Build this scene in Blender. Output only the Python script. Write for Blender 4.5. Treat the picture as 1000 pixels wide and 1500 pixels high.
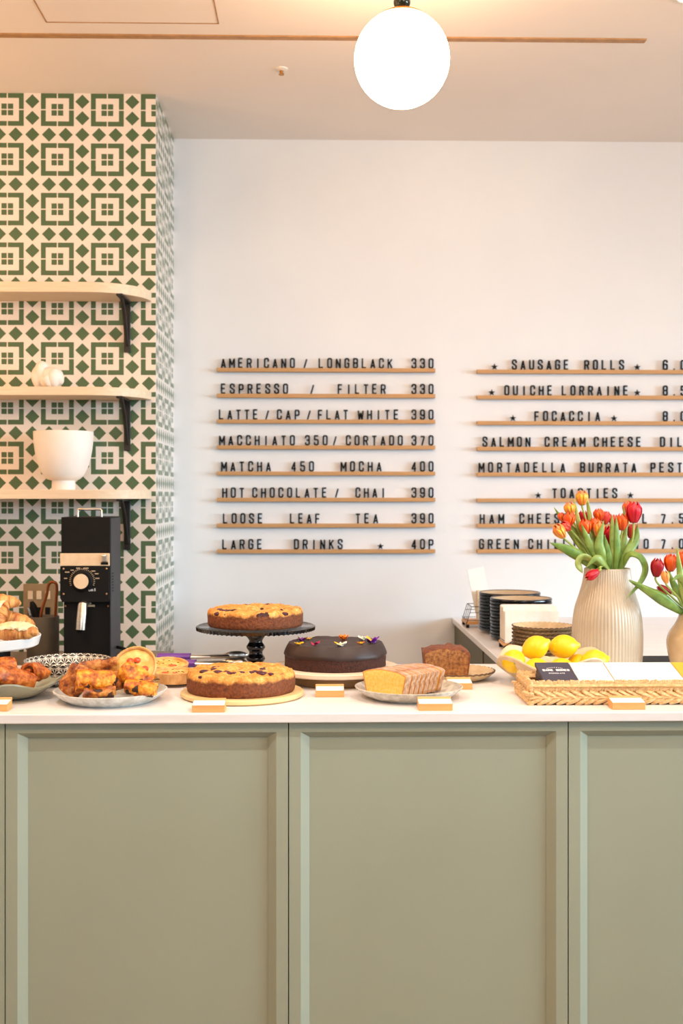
import bpy, math, random
from mathutils import Vector, Matrix, Euler, noise
random.seed(7)
for o in list(bpy.data.objects): bpy.data.objects.remove(o, do_unlink=True)
SC = bpy.context.scene
COL = SC.collection
PI = math.pi
# ------------------------------------------------------------------ camera
FPX, HY, H, YAW = 1700.0, 728.0, 1.41, math.radians(1.25)
cam = bpy.data.cameras.new('camera'); co = bpy.data.objects.new('camera', cam); COL.objects.link(co)
co.location = (0, 0, H); co.rotation_euler = (PI/2, 0, -YAW)
cam.sensor_fit = 'AUTO'; cam.sensor_width = 36; cam.lens = 36*FPX/1500; cam.shift_y = -(750-HY)/1500
cam.clip_start = .05; cam.clip_end = 60
cam.dof.use_dof = True; cam.dof.focus_distance = 2.8; cam.dof.aperture_fstop = 4.2
SC.camera = co
# ------------------------------------------------------------------ light
w = bpy.data.worlds.new('daylight'); SC.world = w; w.use_nodes = True
bg = w.node_tree.nodes['Background']; bg.inputs[0].default_value = (.7, .85, 1.0, 1); bg.inputs[1].default_value = .03
def area(name, loc, target, sx, sy, power, col, spread=180):
    l = bpy.data.lights.new(name, 'AREA'); l.shape = 'RECTANGLE'; l.size = sx; l.size_y = sy; l.energy = power; l.color = col; l.spread = math.radians(spread)
    o = bpy.data.objects.new(name, l); COL.objects.link(o); o.location = loc
    o.rotation_euler = (Vector(target)-Vector(loc)).to_track_quat('-Z', 'Y').to_euler(); return o
area('daylight_right_window', (5.5, .7, 1.95), (0, 3.0, .7), 3.4, 1.4, 55, (.64, .87, 1.0), 75)
area('added_far_right_fill', (5.6, 2.6, 1.5), (-1.0, 4.4, .5), 1.4, .8, 9, (.69, .86, 1.0), 45)  # unseen cool fill, added to lift the lower back wall
area('added_front_fill', (.9, -2.6, 2.25), (0, 4.4, 1.15), 3.4, .8, 4.5, (.66, .84, 1.0), 40)  # added narrow fill from behind the camera, aimed at the low wall
def spot(loc, target, power, col, ang=75, size=.03):
    l = bpy.data.lights.new('ceiling_spot', 'SPOT'); l.energy = power; l.color = col; l.spot_size = math.radians(ang); l.spot_blend = .7; l.shadow_soft_size = size
    o = bpy.data.objects.new('ceiling_spot', l); COL.objects.link(o); o.location = loc
    o.rotation_euler = (Vector(target)-Vector(loc)).to_track_quat('-Z', 'Y').to_euler()
WARM = (1.0, .99, .97)
spot((-1.15, 2.45, 2.74), (-.6, 2.75, .95), 12, WARM, 62)
spot((.05, 2.45, 2.74), (-.05, 2.8, .95), 12, WARM, 62)
spot((.95, 2.45, 2.74), (.6, 2.9, .95), 12, WARM, 62)
spot((-.9, 1.55, 2.74), (-.35, 2.65, .8), 52, WARM, 62, .02)
spot((.75, 1.55, 2.74), (.45, 2.65, .8), 46, WARM, 62, .02)
def warm_fill(loc, power, col, r=.12):  # unseen warm lights, added to brighten ceiling, wall, doors and shelf corner
    l = bpy.data.lights.new('unseen_warm_fill', 'POINT'); l.energy = power; l.color = col; l.shadow_soft_size = r
    o = bpy.data.objects.new('unseen_warm_fill', l); COL.objects.link(o); o.location = loc
for q in ((-1.75, 2.9, 2.5, 13, (1, .60, .30)), (1.75, 2.3, 2.45, 24, (1, .69, .44)), (-1.0, .9, 2.45, 36, (1, .60, .27)), (1.1, .8, 2.45, 46, (1, .63, .31)), (-1.75, 3.25, 1.95, 15, (1, .53, .22))): warm_fill(q[:3], q[3], q[4])
SC.view_settings.view_transform = 'Standard'; SC.view_settings.look = 'None'; SC.view_settings.gamma = 1
SC.view_settings.use_curve_mapping = False; SC.view_settings.exposure = 0

# ------------------------------------------------------------------ helpers
SN, CS = math.sin(YAW), math.cos(YAW)
def P(px, py, Y):
    """world point on the plane at distance Y seen in the photograph at (px, py)"""
    cx = (px-500)/FPX; cz = -(py-HY)/FPX
    t = Y/(CS-cx*SN)
    return Vector((t*(SN+cx*CS), Y, H+t*cz))
def X(px, Y): return P(px, HY, Y).x
def lin(c):
    if isinstance(c, str): c = tuple(int(c[i:i+2], 16) for i in (0, 2, 4))
    r = []
    for v in c[:3]:
        v /= 255.; r.append(v/12.92 if v <= .04045 else ((v+.055)/1.055)**2.4)
    return (*r, 1)
class N:
    def __init__(s, name):
        s.m = bpy.data.materials.new(name); s.m.use_nodes = True; s.t = s.m.node_tree
        s.b = s.t.nodes['Principled BSDF']
    def n(s, typ, **kw):
        x = s.t.nodes.new(typ)
        for k, v in kw.items(): setattr(x, k, v)
        return x
    def l(s, a, b): s.t.links.new(a, b)
    def val(s, v, sock):
        if hasattr(v, 'is_linked') or hasattr(v, 'links'): s.l(v, sock)
        else: sock.default_value = v
    def math(s, op, a, b=None, c=None):
        x = s.n('ShaderNodeMath', operation=op)
        s.val(a, x.inputs[0])
        if b is not None: s.val(b, x.inputs[1])
        if c is not None: s.val(c, x.inputs[2])
        return x.outputs[0]
    def coord(s, kind='Object', scale=None):
        tc = s.n('ShaderNodeTexCoord').outputs[kind]
        if scale is None: return tc
        mp = s.n('ShaderNodeMapping'); mp.inputs['Scale'].default_value = scale; s.l(tc, mp.inputs[0]); return mp.outputs[0]
    def noise(s, vec, scale, detail=3, rough=.55):
        x = s.n('ShaderNodeTexNoise'); x.inputs['Scale'].default_value = scale; x.inputs['Detail'].default_value = detail
        x.inputs['Roughness'].default_value = rough; s.l(vec, x.inputs['Vector']); return x.outputs[0]
    def ramp(s, fac, stops):
        x = s.n('ShaderNodeValToRGB'); cr = x.color_ramp
        while len(cr.elements) < len(stops): cr.elements.new(.5)
        for e, (p, c) in zip(cr.elements, stops): e.position = p; e.color = lin(c)
        s.l(fac, x.inputs[0]); return x.outputs[0]
    def mix(s, fac, a, b):
        x = s.n('ShaderNodeMix', data_type='RGBA')
        s.val(fac, x.inputs[0])
        for v, k in ((a, 6), (b, 7)):
            if isinstance(v, (str, tuple)): x.inputs[k].default_value = lin(v)
            else: s.l(v, x.inputs[k])
        return x.outputs[2]
    def bump(s, h, strength=.3, dist=.002):
        x = s.n('ShaderNodeBump'); x.inputs['Strength'].default_value = strength; x.inputs['Distance'].default_value = dist
        s.l(h, x.inputs['Height']); s.l(x.outputs[0], s.b.inputs['Normal'])
    def color(s, c):
        if isinstance(c, (str, tuple)): s.b.inputs['Base Color'].default_value = lin(c)
        else: s.l(c, s.b.inputs['Base Color'])
    def set(s, rough=.5, metal=0, spec=.5, sss=0, coat=0):
        s.b.inputs['Roughness'].default_value = rough; s.b.inputs['Metallic'].default_value = metal
        s.b.inputs['Specular IOR Level'].default_value = spec
        if sss:
            s.b.inputs['Subsurface Weight'].default_value = sss; s.b.inputs['Subsurface Scale'].default_value = .006
        if coat: s.b.inputs['Coat Weight'].default_value = coat
        return s.m
def mat(name, c1, c2=None, scale=8, rough=.5, metal=0, spec=.5, bump=0, bscale=60, bdist=.002, stretch=None, detail=3, sss=0, coat=0, lo=.35, hi=.65):
    s = N(name); v = s.coord('Object', stretch)
    if c2: s.color(s.ramp(s.noise(v, scale, detail), [(lo, c1), (hi, c2)]))
    else: s.color(c1)
    if bump: s.bump(s.noise(v, bscale, 4), bump, bdist)
    return s.set(rough, metal, spec, sss, coat)

def smoothstep(a, b, x):
    t = max(0, min(1, (x-a)/(b-a))); return t*t*(3-2*t)
def nz(p, s, seed=0): return noise.noise(Vector((p[0]*s+seed*7.3, p[1]*s-seed*3.1, p[2]*s+seed*1.7)))

class MB:
    def __init__(s): s.v = []; s.f = []; s.mi = []
    def add(s, vs, fs, mi=0, M=None):
        k = len(s.v)
        s.v += [tuple(M @ Vector(v)) if M else tuple(v) for v in vs]
        for f in fs: s.f.append([i+k for i in f]); s.mi.append(mi)
        return s
    def box(s, x0, x1, y0, y1, z0, z1, mi=0, M=None):
        vs = [(x, y, z) for z in (z0, z1) for y in (y0, y1) for x in (x0, x1)]
        return s.add(vs, [(0, 2, 3, 1), (4, 5, 7, 6), (0, 1, 5, 4), (2, 6, 7, 3), (0, 4, 6, 2), (1, 3, 7, 5)], mi, M)
    def revolve(s, prof, n=48, mi=0, fn=None, M=None):
        """prof: list of (r, z) or (r, z, material); fn(phi, i, r, z) -> (r, z)"""
        vs, fs, ms, rings = [], [], [], []
        for i, p in enumerate(prof):
            r, z = p[0], p[1]
            if r < 1e-6: rings.append([len(vs)]); vs.append((0, 0, fn(0, i, 0, z)[1] if fn else z)); continue
            ring = []
            for j in range(n):
                a = 2*PI*j/n; rr, zz = fn(a, i, r, z) if fn else (r, z)
                ring.append(len(vs)); vs.append((rr*math.cos(a), rr*math.sin(a), zz))
            rings.append(ring)
        k = len(s.v); s.v += [tuple(M @ Vector(v)) if M else v for v in vs]
        for i in range(len(prof)-1):
            a, b = rings[i], rings[i+1]; m = prof[i][2] if len(prof[i]) > 2 else mi
            for j in range(n):
                j2 = (j+1) % n
                if len(a) == 1 and len(b) == 1: continue
                if len(a) == 1: f = [a[0], b[j2], b[j]]
                elif len(b) == 1: f = [a[j], a[j2], b[0]]
                else: f = [a[j], a[j2], b[j2], b[j]]
                s.f.append([q+k for q in f]); s.mi.append(m)
        return s
    def tube(s, pts, r, n=10, mi=0, rf=None, flat=1.0, closed=False, M=None):
        pts = [Vector(p) for p in pts]; m = len(pts); vs = []; fs = []
        up = None
        for i, p in enumerate(pts):
            if closed: t = pts[(i+1) % m]-pts[i-1]
            else: t = pts[min(i+1, m-1)]-pts[max(i-1, 0)]
            t.normalize()
            if up is None:
                up = Vector((0, 0, 1)) if abs(t.z) < .9 else Vector((0, 1, 0))
            a = t.cross(up)
            if a.length < 1e-5: a = t.cross(Vector((1, .2, 0)))
            a.normalize(); b = a.cross(t).normalized(); up = b
            rr = r if rf is None else rf(i/(m-1))
            for j in range(n):
                q = 2*PI*j/n; vs.append(p+a*rr*math.cos(q)+b*rr*flat*math.sin(q))
        for i in range(m if closed else m-1):
            for j in range(n):
                j2 = (j+1) % n; i2 = (i+1) % m
                fs.append((i*n+j, i*n+j2, i2*n+j2, i2*n+j))
        if not closed:
            fs.append(tuple(range(n))[::-1]); fs.append(tuple(range((m-1)*n, m*n)))
        return s.add(vs, fs, mi, M)
    def prism(s, poly, d0, d1, axis='y', mi=0, cap=None, M=None):
        """extrude a polygon of (a, b): axis y -> (a, d, b); axis z -> (a, b, d)"""
        n = len(poly)
        mk = (lambda a, b, d: (a, d, b)) if axis == 'y' else ((lambda a, b, d: (a, b, d)) if axis == 'z' else (lambda a, b, d: (d, a, b)))
        vs = [mk(a, b, d0) for a, b in poly]+[mk(a, b, d1) for a, b in poly]
        k = len(s.f)
        s.add(vs, [(i, (i+1) % n, n+(i+1) % n, n+i) for i in range(n)], mi, M)
        base = len(s.v)-2*n
        s.f.append([base+i for i in range(n)][::-1]); s.f.append([base+n+i for i in range(n)])
        s.mi += [mi if cap is None else cap]*2
        return s
    def ball(s, c, r, n=16, M=None, sc=(1, 1, 1), mi=0, fn=None):
        prof = [(math.sin(PI*i/n), -math.cos(PI*i/n)) for i in range(n+1)]
        prof[0] = (0, -1); prof[-1] = (0, 1)
        T = Matrix.Translation(c) @ (M or Matrix.Identity(4)) @ Matrix.Diagonal((r*sc[0], r*sc[1], r*sc[2], 1))
        return s.revolve(prof, 2*n, mi, fn, T)
    def disp(s, amp, scale, seed=0, k0=0, axis=None):
        for i in range(k0, len(s.v)):
            p = Vector(s.v[i]); d = Vector((nz(p, scale, seed), nz(p, scale, seed+11), nz(p, scale, seed+23)))
            s.v[i] = tuple(p+d*amp)
        return s
    def build(s, name, mats, parent=None, loc=None, rot=None, smooth=40, bevel=0, seg=2, solid=0):
        me = bpy.data.meshes.new(name); me.from_pydata(s.v, [], s.f)
        if not isinstance(mats, (list, tuple)): mats = [mats]
        for m in mats: me.materials.append(m)
        me.polygons.foreach_set('material_index', s.mi)
        me.update()
        import bmesh
        bm = bmesh.new(); bm.from_mesh(me); bmesh.ops.recalc_face_normals(bm, faces=bm.faces); bm.to_mesh(me); bm.free()
        if smooth:
            me.polygons.foreach_set('use_smooth', [True]*len(me.polygons)); me.set_sharp_from_angle(angle=math.radians(smooth))
        o = bpy.data.objects.new(name, me); COL.objects.link(o)
        if parent: o.parent = parent
        if loc is not None: o.location = loc
        if rot is not None: o.rotation_euler = rot
        if bevel:
            b = o.modifiers.new('bevel', 'BEVEL'); b.width = bevel; b.segments = seg; b.limit_method = 'ANGLE'; b.angle_limit = math.radians(40)
        if solid:
            b = o.modifiers.new('thickness', 'SOLIDIFY'); b.thickness = solid; b.offset = 0
        return o
def thing(name, label, cat, loc=(0, 0, 0), rz=0, group=None):
    o = bpy.data.objects.new(name, None); COL.objects.link(o); o.empty_display_size = .02
    o.location = loc; o.rotation_euler = (0, 0, rz); return tag(o, label, cat, group)
def tag(o, label, cat, group=None):
    o['label'] = label; o['category'] = cat
    if group: o['group'] = group
    return o
def struct(o): o['kind'] = 'structure'; return o
def dup(root, loc, label, rz=None, group=None):
    r = root.copy(); COL.objects.link(r); r.location = loc
    if rz is not None: r.rotation_euler = (0, 0, rz)
    r['label'] = label
    if group: r['group'] = group
    for ch in list(root.children):
        c = ch.copy(); COL.objects.link(c); c.parent = r
        for g in list(ch.children):
            d = g.copy(); COL.objects.link(d); d.parent = c
    return r
ORD = ['zeroth', 'first', 'second', 'third', 'fourth', 'fifth', 'sixth', 'seventh', 'eighth', 'ninth', 'tenth', 'eleventh', 'twelfth', 'thirteenth', 'fourteenth']
def catmull(pts, n=8):
    pts = [Vector(p) for p in pts]; P_ = [pts[0]*2-pts[1]]+pts+[pts[-1]*2-pts[-2]]; out = []
    for i in range(1, len(P_)-2):
        a, b, c, d = P_[i-1:i+3]
        for k in range(n):
            t = k/n; out.append(.5*((2*b)+(c-a)*t+(2*a-5*b+4*c-d)*t*t+(3*b-a-3*c+d)*t**3))
    out.append(pts[-1]); return out
def align(axis):
    return Vector(axis).normalized().to_track_quat('Z', 'Y').to_matrix().to_4x4()

# ------------------------------------------------------------------ materials
def tile_mat(name, axis, u0, v0, rough=.3, per=.1676):
    s = N(name); g = s.n('ShaderNodeNewGeometry').outputs['Position']; sp = s.n('ShaderNodeSeparateXYZ'); s.l(g, sp.inputs[0])
    def cell(o, c):
        q = s.math('ADD', s.math('DIVIDE', s.math('SUBTRACT', o, c), per), 100.5)
        return s.math('ABSOLUTE', s.math('SUBTRACT', s.math('FRACT', q), .5))
    a = cell(sp.outputs[axis], u0); b = cell(sp.outputs[2], v0)
    mx = s.math('MAXIMUM', a, b); mn = s.math('MINIMUM', a, b)
    ok = s.math('GREATER_THAN', mn, .011)
    ring = s.math('MULTIPLY', s.math('MULTIPLY', s.math('GREATER_THAN', mx, .232), s.math('LESS_THAN', mx, .329)), ok)
    cen = s.math('MULTIPLY', s.math('LESS_THAN', mx, .118), ok)
    a5 = s.math('SUBTRACT', .5, a); b5 = s.math('SUBTRACT', .5, b)
    a6 = s.math('ABSOLUTE', s.math('SUBTRACT', a, 1/6)); b6 = s.math('ABSOLUTE', s.math('SUBTRACT', b, 1/6))
    fac = s.math('MAXIMUM', ring, cen)
    for p, q in ((a5, b6), (a6, b5), (a5, b5)):
        fac = s.math('MAXIMUM', fac, s.math('LESS_THAN', s.math('ADD', p, q), .143))
    sp_ = s.noise(g, 900, 2)
    s.color(s.mix(fac, s.ramp(sp_, [(.3, 'd9cfc4'), (.7, 'f3ebe3')]), s.ramp(sp_, [(.3, '3c5638'), (.7, '58734e')])))
    s.bump(s.noise(g, 700, 2), .05, .001)
    return s.set(rough)
def wood(name, c1, c2, stretch=(3, 40, 40), rough=.5, sc=1.0):
    s = N(name); v = s.coord('Object', stretch); n1 = s.noise(v, sc*2, 5, .6)
    s.color(s.ramp(n1, [(.3, c1), (.7, c2)])); s.bump(n1, .06, .001); return s.set(rough)
M = {}
M['wall'] = mat('white_wall_paint', 'e9ecf1', 'e6e9ef', 3, .85, bump=.03, bscale=300)
M['ceiling'] = mat('ceiling_paint', 'f3ebe5', 'f0e8e2', 2, .9, bump=.03, bscale=300)
M['floor'] = wood('floor_planks', 'a08a70', 'b59d80', (2, 14, 14), .45)
M['slot'] = mat('bronze_slot', 'b98d5c', 'a67c4e', 30, .5)
M['green'] = mat('sage_cabinet_paint', 'a3aa98', '9fa593', 2, .42, bump=.02, bscale=500)
M['olive'] = mat('olive_cabinet_paint', '5c5434', '554d30', 3, .5)
M['counter'] = mat('pale_worktop', 'f1eff0', 'ebe8e7', 3, .32, stretch=(2, 12, 12))
M['backtop'] = mat('taupe_worktop', '8f7d6a', '83725f', 6, .45)
M['oak'] = wood('pale_oak', 'dcc6a8', 'e8d5ba', (3, 50, 50), .5)
M['rail'] = wood('oak_rail', 'b98a58', 'c99a66', (6, 60, 60), .5)
M['ink'] = mat('black_letter', '08090a', '0c0d0e', 20, .6, spec=.25)
M['blackmetal'] = mat('black_metal', '17130f', '1f1a15', 20, .45)
M['blackgloss'] = mat('black_glass', '050507', '0a0a0d', 20, .12, spec=.6, coat=.5)
M['chrome'] = mat('brushed_steel', 'e2d9cc', 'd0c6b8', 40, .33, metal=1, stretch=(1, 1, 12))
M['brass'] = mat('brass', 'c9924e', 'b98344', 30, .3, metal=1)
M['white_ceramic'] = mat('white_ceramic', 'f1ece6', 'ece6df', 10, .55)
M['white_glaze'] = mat('white_glaze', 'f0f1f3', 'eceef0', 10, .25)
M['stone'] = mat('speckled_stone_glaze', 'dcdcd8', 'b9b7ae', 60, .35, stretch=(1, 1, .35), bump=.1, bscale=120)
M['stone2'] = mat('beige_stone_glaze', 'd6d0c4', 'a8a092', 50, .35, stretch=(1, 1, .35), bump=.1, bscale=120)
M['celadon'] = mat('grey_green_glaze', '8c8f7a', '9b9c87', 20, .35)
M['cream_clay'] = mat('cream_clay', 'e4cfae', 'd8bd97', 40, .55, bump=.1, bscale=200)
M['scallop'] = mat('ribbed_clay', 'd9c29c', 'c9ad82', 30, .5, bump=.06, bscale=150)
M['scallop_edge'] = mat('dark_clay', '5c4630', '6b533a', 30, .6)
M['board'] = wood('light_board', 'e2bd80', 'eccf9a', (4, 40, 40), .5)
M['board_white'] = wood('pale_board', 'eedfc8', 'e6d3b8', (4, 40, 40), .5)
M['board_dark'] = wood('walnut_base', '7a5c36', '8e6d43', (4, 40, 40), .5)
M['block'] = wood('beech_block', 'd79a58', 'e3ab6b', (6, 60, 60), .5)
M['card'] = mat('white_card', 'f4f2ee', 'f0eeea', 8, .7)
M['paper'] = mat('napkin_paper', 'f3ece2', 'eee3d4', 30, .85)
M['napkin_side'] = mat('napkin_edges', 'dcc5a6', 'e9d8bf', 120, .85, stretch=(1, 40, 1))
M['vase'] = mat('beige_stoneware', 'c6baa6', 'bcb09c', 15, .33, coat=.15)
M['vase2'] = mat('sand_glaze', 'cdb48e', 'b99d76', 12, .2, coat=.3)
M['stem'] = mat('tulip_stem', '8aa64a', 'a7b85a', 20, .45)
def leafmat():
    s = N('tulip_leaf'); v = s.coord('UV') if False else s.coord('Object')
    oi = s.n('ShaderNodeObjectInfo').outputs['Random']
    c1 = s.ramp(s.noise(v, 35, 3), [(.3, '527c30'), (.7, '86a650')])
    c2 = s.ramp(s.noise(v, 35, 3), [(.3, '94ae48'), (.7, 'c2c97c')])
    s.color(s.mix(s.math('POWER', oi, 2.2), c1, c2))
    m = s.set(.42); s.b.inputs['Subsurface Weight'].default_value = .15; s.b.inputs['Subsurface Scale'].default_value = .004; return m
M['leaf'] = leafmat()
def petal(name, base, mid, edge, sharp=.75):
    s = N(name); sp = s.n('ShaderNodeSeparateXYZ'); v = s.coord('Object'); s.l(v, sp.inputs[0])
    e = s.math('ADD', s.math('MULTIPLY', s.math('ABSOLUTE', sp.outputs[0]), 62), s.math('MULTIPLY', sp.outputs[2], 9))
    e = s.math('ADD', e, s.math('MULTIPLY', s.math('SUBTRACT', s.noise(s.coord('Object', (6, 6, 1)), 60, 3), .5), .3))
    s.color(s.ramp(e, [(.12, base), (.42, mid), (sharp, mid), (1.0, edge)]))
    s.bump(s.noise(s.coord('Object', (8, 8, 1)), 60, 3), .1, .001)
    m = s.set(.4); s.b.inputs['Subsurface Weight'].default_value = .2; s.b.inputs['Subsurface Scale'].default_value = .004; return m
PET = {'red': petal('red_petal', 'b90f24', 'c8142b', 'd21f35'), 'orange': petal('orange_petal', 'e2541f', 'ee5a1c', 'f58a1e'),
       'yellow': petal('yellow_flamed_petal', 'f2c22e', 'f07a4a', 'ffd02c', .5), 'pink': petal('coral_petal', 'e4583c', 'e04442', 'ee7a3a'),
       'peach': petal('peach_petal', 'e9b66a', 'ee9a50', 'f0a860'), 'dark': petal('dark_red_petal', '8e0d1a', 'a21222', 'b01a28')}
M['lemon'] = mat('lemon_peel', 'f3c50e', 'f7d21f', 25, .38, bump=.25, bscale=260, bdist=.0015, sss=.15)
M['lemon_tip'] = mat('lemon_stem_end', '9a9a3a', 'b9b05a', 60, .6)
def crumble(name, z0, dark):
    s = N(name); v = s.coord('Object'); sp = s.n('ShaderNodeSeparateXYZ'); s.l(v, sp.inputs[0])
    n1 = s.noise(v, 34, 4); n2 = s.noise(v, 160, 4); n3 = s.noise(v, 22, 2)
    top = s.math('MULTIPLY_ADD', s.math('SUBTRACT', s.math('MULTIPLY_ADD', n1, .022, sp.outputs[2]), z0+.011), 160, .5)
    top = s.math('MINIMUM', s.math('MAXIMUM', top, 0), 1)
    side = s.ramp(n2, [(.3, '5a2c12'), (.7, '8a4a22')])
    crumb = s.ramp(s.math('ADD', s.math('MULTIPLY', n2, .5), s.math('MULTIPLY', n1, .5)), [(.34, 'b9682a'), (.5, 'dd9a45'), (.66, 'efc27a')])
    if dark: crumb = s.mix(s.math('GREATER_THAN', n3, .64), crumb, '3a1a18')
    s.color(s.mix(top, side, crumb)); s.bump(n2, .7, .004); return s.set(.75)
M['crumble'] = crumble('crumble_cake', .034, True); M['crumble2'] = crumble('berry_crumble_cake', .034, False)
M['berry'] = mat('baked_berry', '35101f', '5a1c34', 60, .3)
M['choc'] = mat('chocolate_icing', '2a1813', '331e18', 14, .5, bump=.25, bscale=40, bdist=.002)
M['chocsponge'] = mat('chocolate_sponge', '2c120b', '4a2214', 180, .85, bump=.8, bscale=260, bdist=.003)
M['pastry'] = None
M['croissant'] = mat('croissant_crust', '9a4814', 'eaac62', 34, .5, bump=.4, bscale=160, detail=5, stretch=(3.2, .8, .8), lo=.32, hi=.66)
M['icing'] = mat('almond_icing', 'efcf98', 'f6e3bd', 90, .55, bump=.5, bscale=160)

M['filling'] = mat('dark_filling', '2a1a16', '4a2a1c', 50, .6, bump=.4, bscale=150)
def blister(name, c):
    s = N(name); v = s.coord('Object'); n1 = s.noise(v, 48, 5, .6); n2 = s.noise(v, 130, 4)
    s.color(s.ramp(s.math('ADD', s.math('MULTIPLY', n1, .7), s.math('MULTIPLY', n2, .3)), [(.36, c[0]), (.45, c[1]), (.53, c[2]), (.63, c[3])])); s.bump(n2, .6, .003); return s.set(.36)
M['cinnamon'] = blister('cinnamon_pastry', ('6a2a0c', 'a04a14', 'c9702a', 'dd9448'))
M['pastry'] = blister('baked_pastry', ('4e220c', '8e4414', 'b96c26', 'd99a4c'))
M['cheese'] = blister('browned_cheese', ('6a2c0c', 'b85a14', 'e08e22', 'f2bb48'))
M['crust'] = mat('tart_crust', 'c98f4c', 'e2b374', 40, .6, bump=.3, bscale=160)
M['egg'] = mat('quiche_filling', 'e9a23a', 'f3cf7c', 45, .45, bump=.4, bscale=90)
M['tomato'] = mat('baked_tomato', 'd8401a', 'e8602a', 60, .3)
M['herb'] = mat('herb_flake', '5a4a1c', '6e5a24', 60, .7)
M['lemoncrumb'] = mat('yellow_cake_crumb', 'eebc4c', 'f5d07a', 150, .8, bump=.5, bscale=260)
M['lemoncrust'] = mat('golden_cake_crust', 'c67c2c', 'dc9a44', 60, .55, bump=.2, bscale=200)
M['glazed'] = mat('sugar_glazed_crust', '94582f', 'd8b595', 55, .35, bump=.3, bscale=90, detail=5)
M['banana'] = mat('banana_bread_crumb', '6e4020', 'b07a44', 120, .8, bump=.6, bscale=220, detail=5)
M['bananacrust'] = mat('banana_bread_crust', '582810', '8a481c', 90, .6, bump=.8, bscale=120, bdist=.004)
M['purple'] = mat('purple_grip', '6d3796', '733c9c', 20, .4)
M['wicker'] = mat('woven_seagrass', 'c79a60', 'ecca96', 45, .6, bump=.4, bscale=160, stretch=(3, 3, 8), detail=5)
M['navy'] = mat('navy_wrapper', '3c3a4c', '403e50', 10, .5)
M['yellow_pack'] = mat('yellow_wrapper', 'e0b93e', 'dab236', 10, .5)
M['orange_edge'] = mat('orange_wrapper_edge', 'd99a5a', 'cf8f50', 10, .5)
M['whiteprint'] = mat('white_print', 'f0eef0', None, rough=.6)
M['black'] = mat('matt_black_enamel', '070504', '0b0806', 20, .6, spec=.25)
M['charcoal'] = mat('charcoal_side', '2c2e35', '32343c', 15, .5, spec=.4)
M['nickel'] = mat('cream_metal_plate', 'e8cfae', 'dfc29c', 30, .4)
M['screw'] = mat('brass_screw', 'c59a70', None, rough=.3, metal=.8)
M['pot'] = mat('taupe_pot', '6e6456', '665c4e', 15, .6)
M['copper'] = mat('copper_wire', '8c4a22', '9a5528', 30, .35, metal=.6)
M['plate_taupe'] = mat('bronze_switch_plate', 'a98c68', 'a08460', 20, .4, metal=.3)
M['marble'] = N('green_marble'); _v = M['marble'].coord('Object'); M['marble'].color(M['marble'].ramp(M['marble'].noise(_v, 60, 6), [(.4, '1d2420'), (.62, '39463e'), (.75, 'c8d0c4')])); M['marble'] = M['marble'].set(.15)
M['plate_black'] = mat('black_plate_glaze', '0c0e12', '14161b', 25, .2)
M['plate_inner'] = mat('cream_plate_glaze', 'cbb594', 'c0a884', 20, .3)
def fan_mat():
    s = N('fan_pattern_glaze'); v = s.coord('Object'); sp = s.n('ShaderNodeSeparateXYZ'); s.l(v, sp.inputs[0])
    ang = s.math('ARCTAN2', sp.outputs[1], sp.outputs[0])
    row = s.math('DIVIDE', s.math('ADD', sp.outputs[2], .004), .0185)
    rid = s.math('FLOOR', row); rv = s.math('FRACT', row)
    u = s.math('ADD', s.math('MULTIPLY', ang, 32/(2*PI)), s.math('MULTIPLY', rid, .5))
    uu = s.math('SUBTRACT', s.math('FRACT', s.math('ADD', u, 100)), .5)
    vv = s.math('SUBTRACT', rv, .05); a = s.math('MULTIPLY', uu, 1.45)
    d = s.math('SQRT', s.math('ADD', s.math('MULTIPLY', a, a), s.math('MULTIPLY', vv, vv)))
    th = s.math('ARCTAN2', a, vv)
    ray = s.math('GREATER_THAN', s.math('COSINE', s.math('MULTIPLY', th, 9)), -.45)
    inside = s.math('MULTIPLY', s.math('GREATER_THAN', d, .14), s.math('LESS_THAN', d, .78))
    arc = s.math('MULTIPLY', s.math('GREATER_THAN', d, .86), s.math('LESS_THAN', d, .93))
    f = s.math('MAXIMUM', s.math('MULTIPLY', ray, inside), arc)
    s.color(s.mix(f, 'e2d8c6', '111012')); return s.set(.3)
M['fan'] = fan_mat()
def glow(name, col, st):
    s = N(name); s.b.inputs['Emission Color'].default_value = col; s.b.inputs['Emission Strength'].default_value = st; s.color('fff4e6'); return s.set(.3)
M['globe'] = glow('lit_opal_glass', (1, .62, .34, 1), 23.0); M['lampdisc'] = glow('lit_downlight', (1, .85, .7, 1), 6)

# ------------------------------------------------------------------ room
ZC = .95; ZT = 2.77; YW = 4.42; YT = 3.93; ZB = .89
XT = X(228, YT)
struct(MB().box(-3.4, 5.9, YW, YW+.15, 0, ZT+.1).build('wall_back', M['wall'], smooth=0))
struct(MB().box(-3.4, 5.9, -3.2, YW, ZT, ZT+.12).build('ceiling', M['ceiling'], smooth=0))
struct(MB().box(-3.4, 5.9, -3.2, YW+.15, -.1, 0).build('floor', M['floor'], smooth=0))
struct(MB().box(-3.55, -3.4, -3.2, YW+.15, 0, ZT+.12).build('wall_side', M['wall'], smooth=0))
c0 = P(84, 160.8, YT)
tf = tile_mat('patterned_tile_front', 0, c0.x, c0.z, .5); ts = tile_mat('patterned_tile_return', 1, YT-.05, c0.z)
b = MB(); b.box(-3.4, XT, YT, YW, 0, ZT)
b.mi = [0, 0, 0, 0, 1, 1]
struct(b.build('wall_left', [tf, ts], smooth=0))
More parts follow.
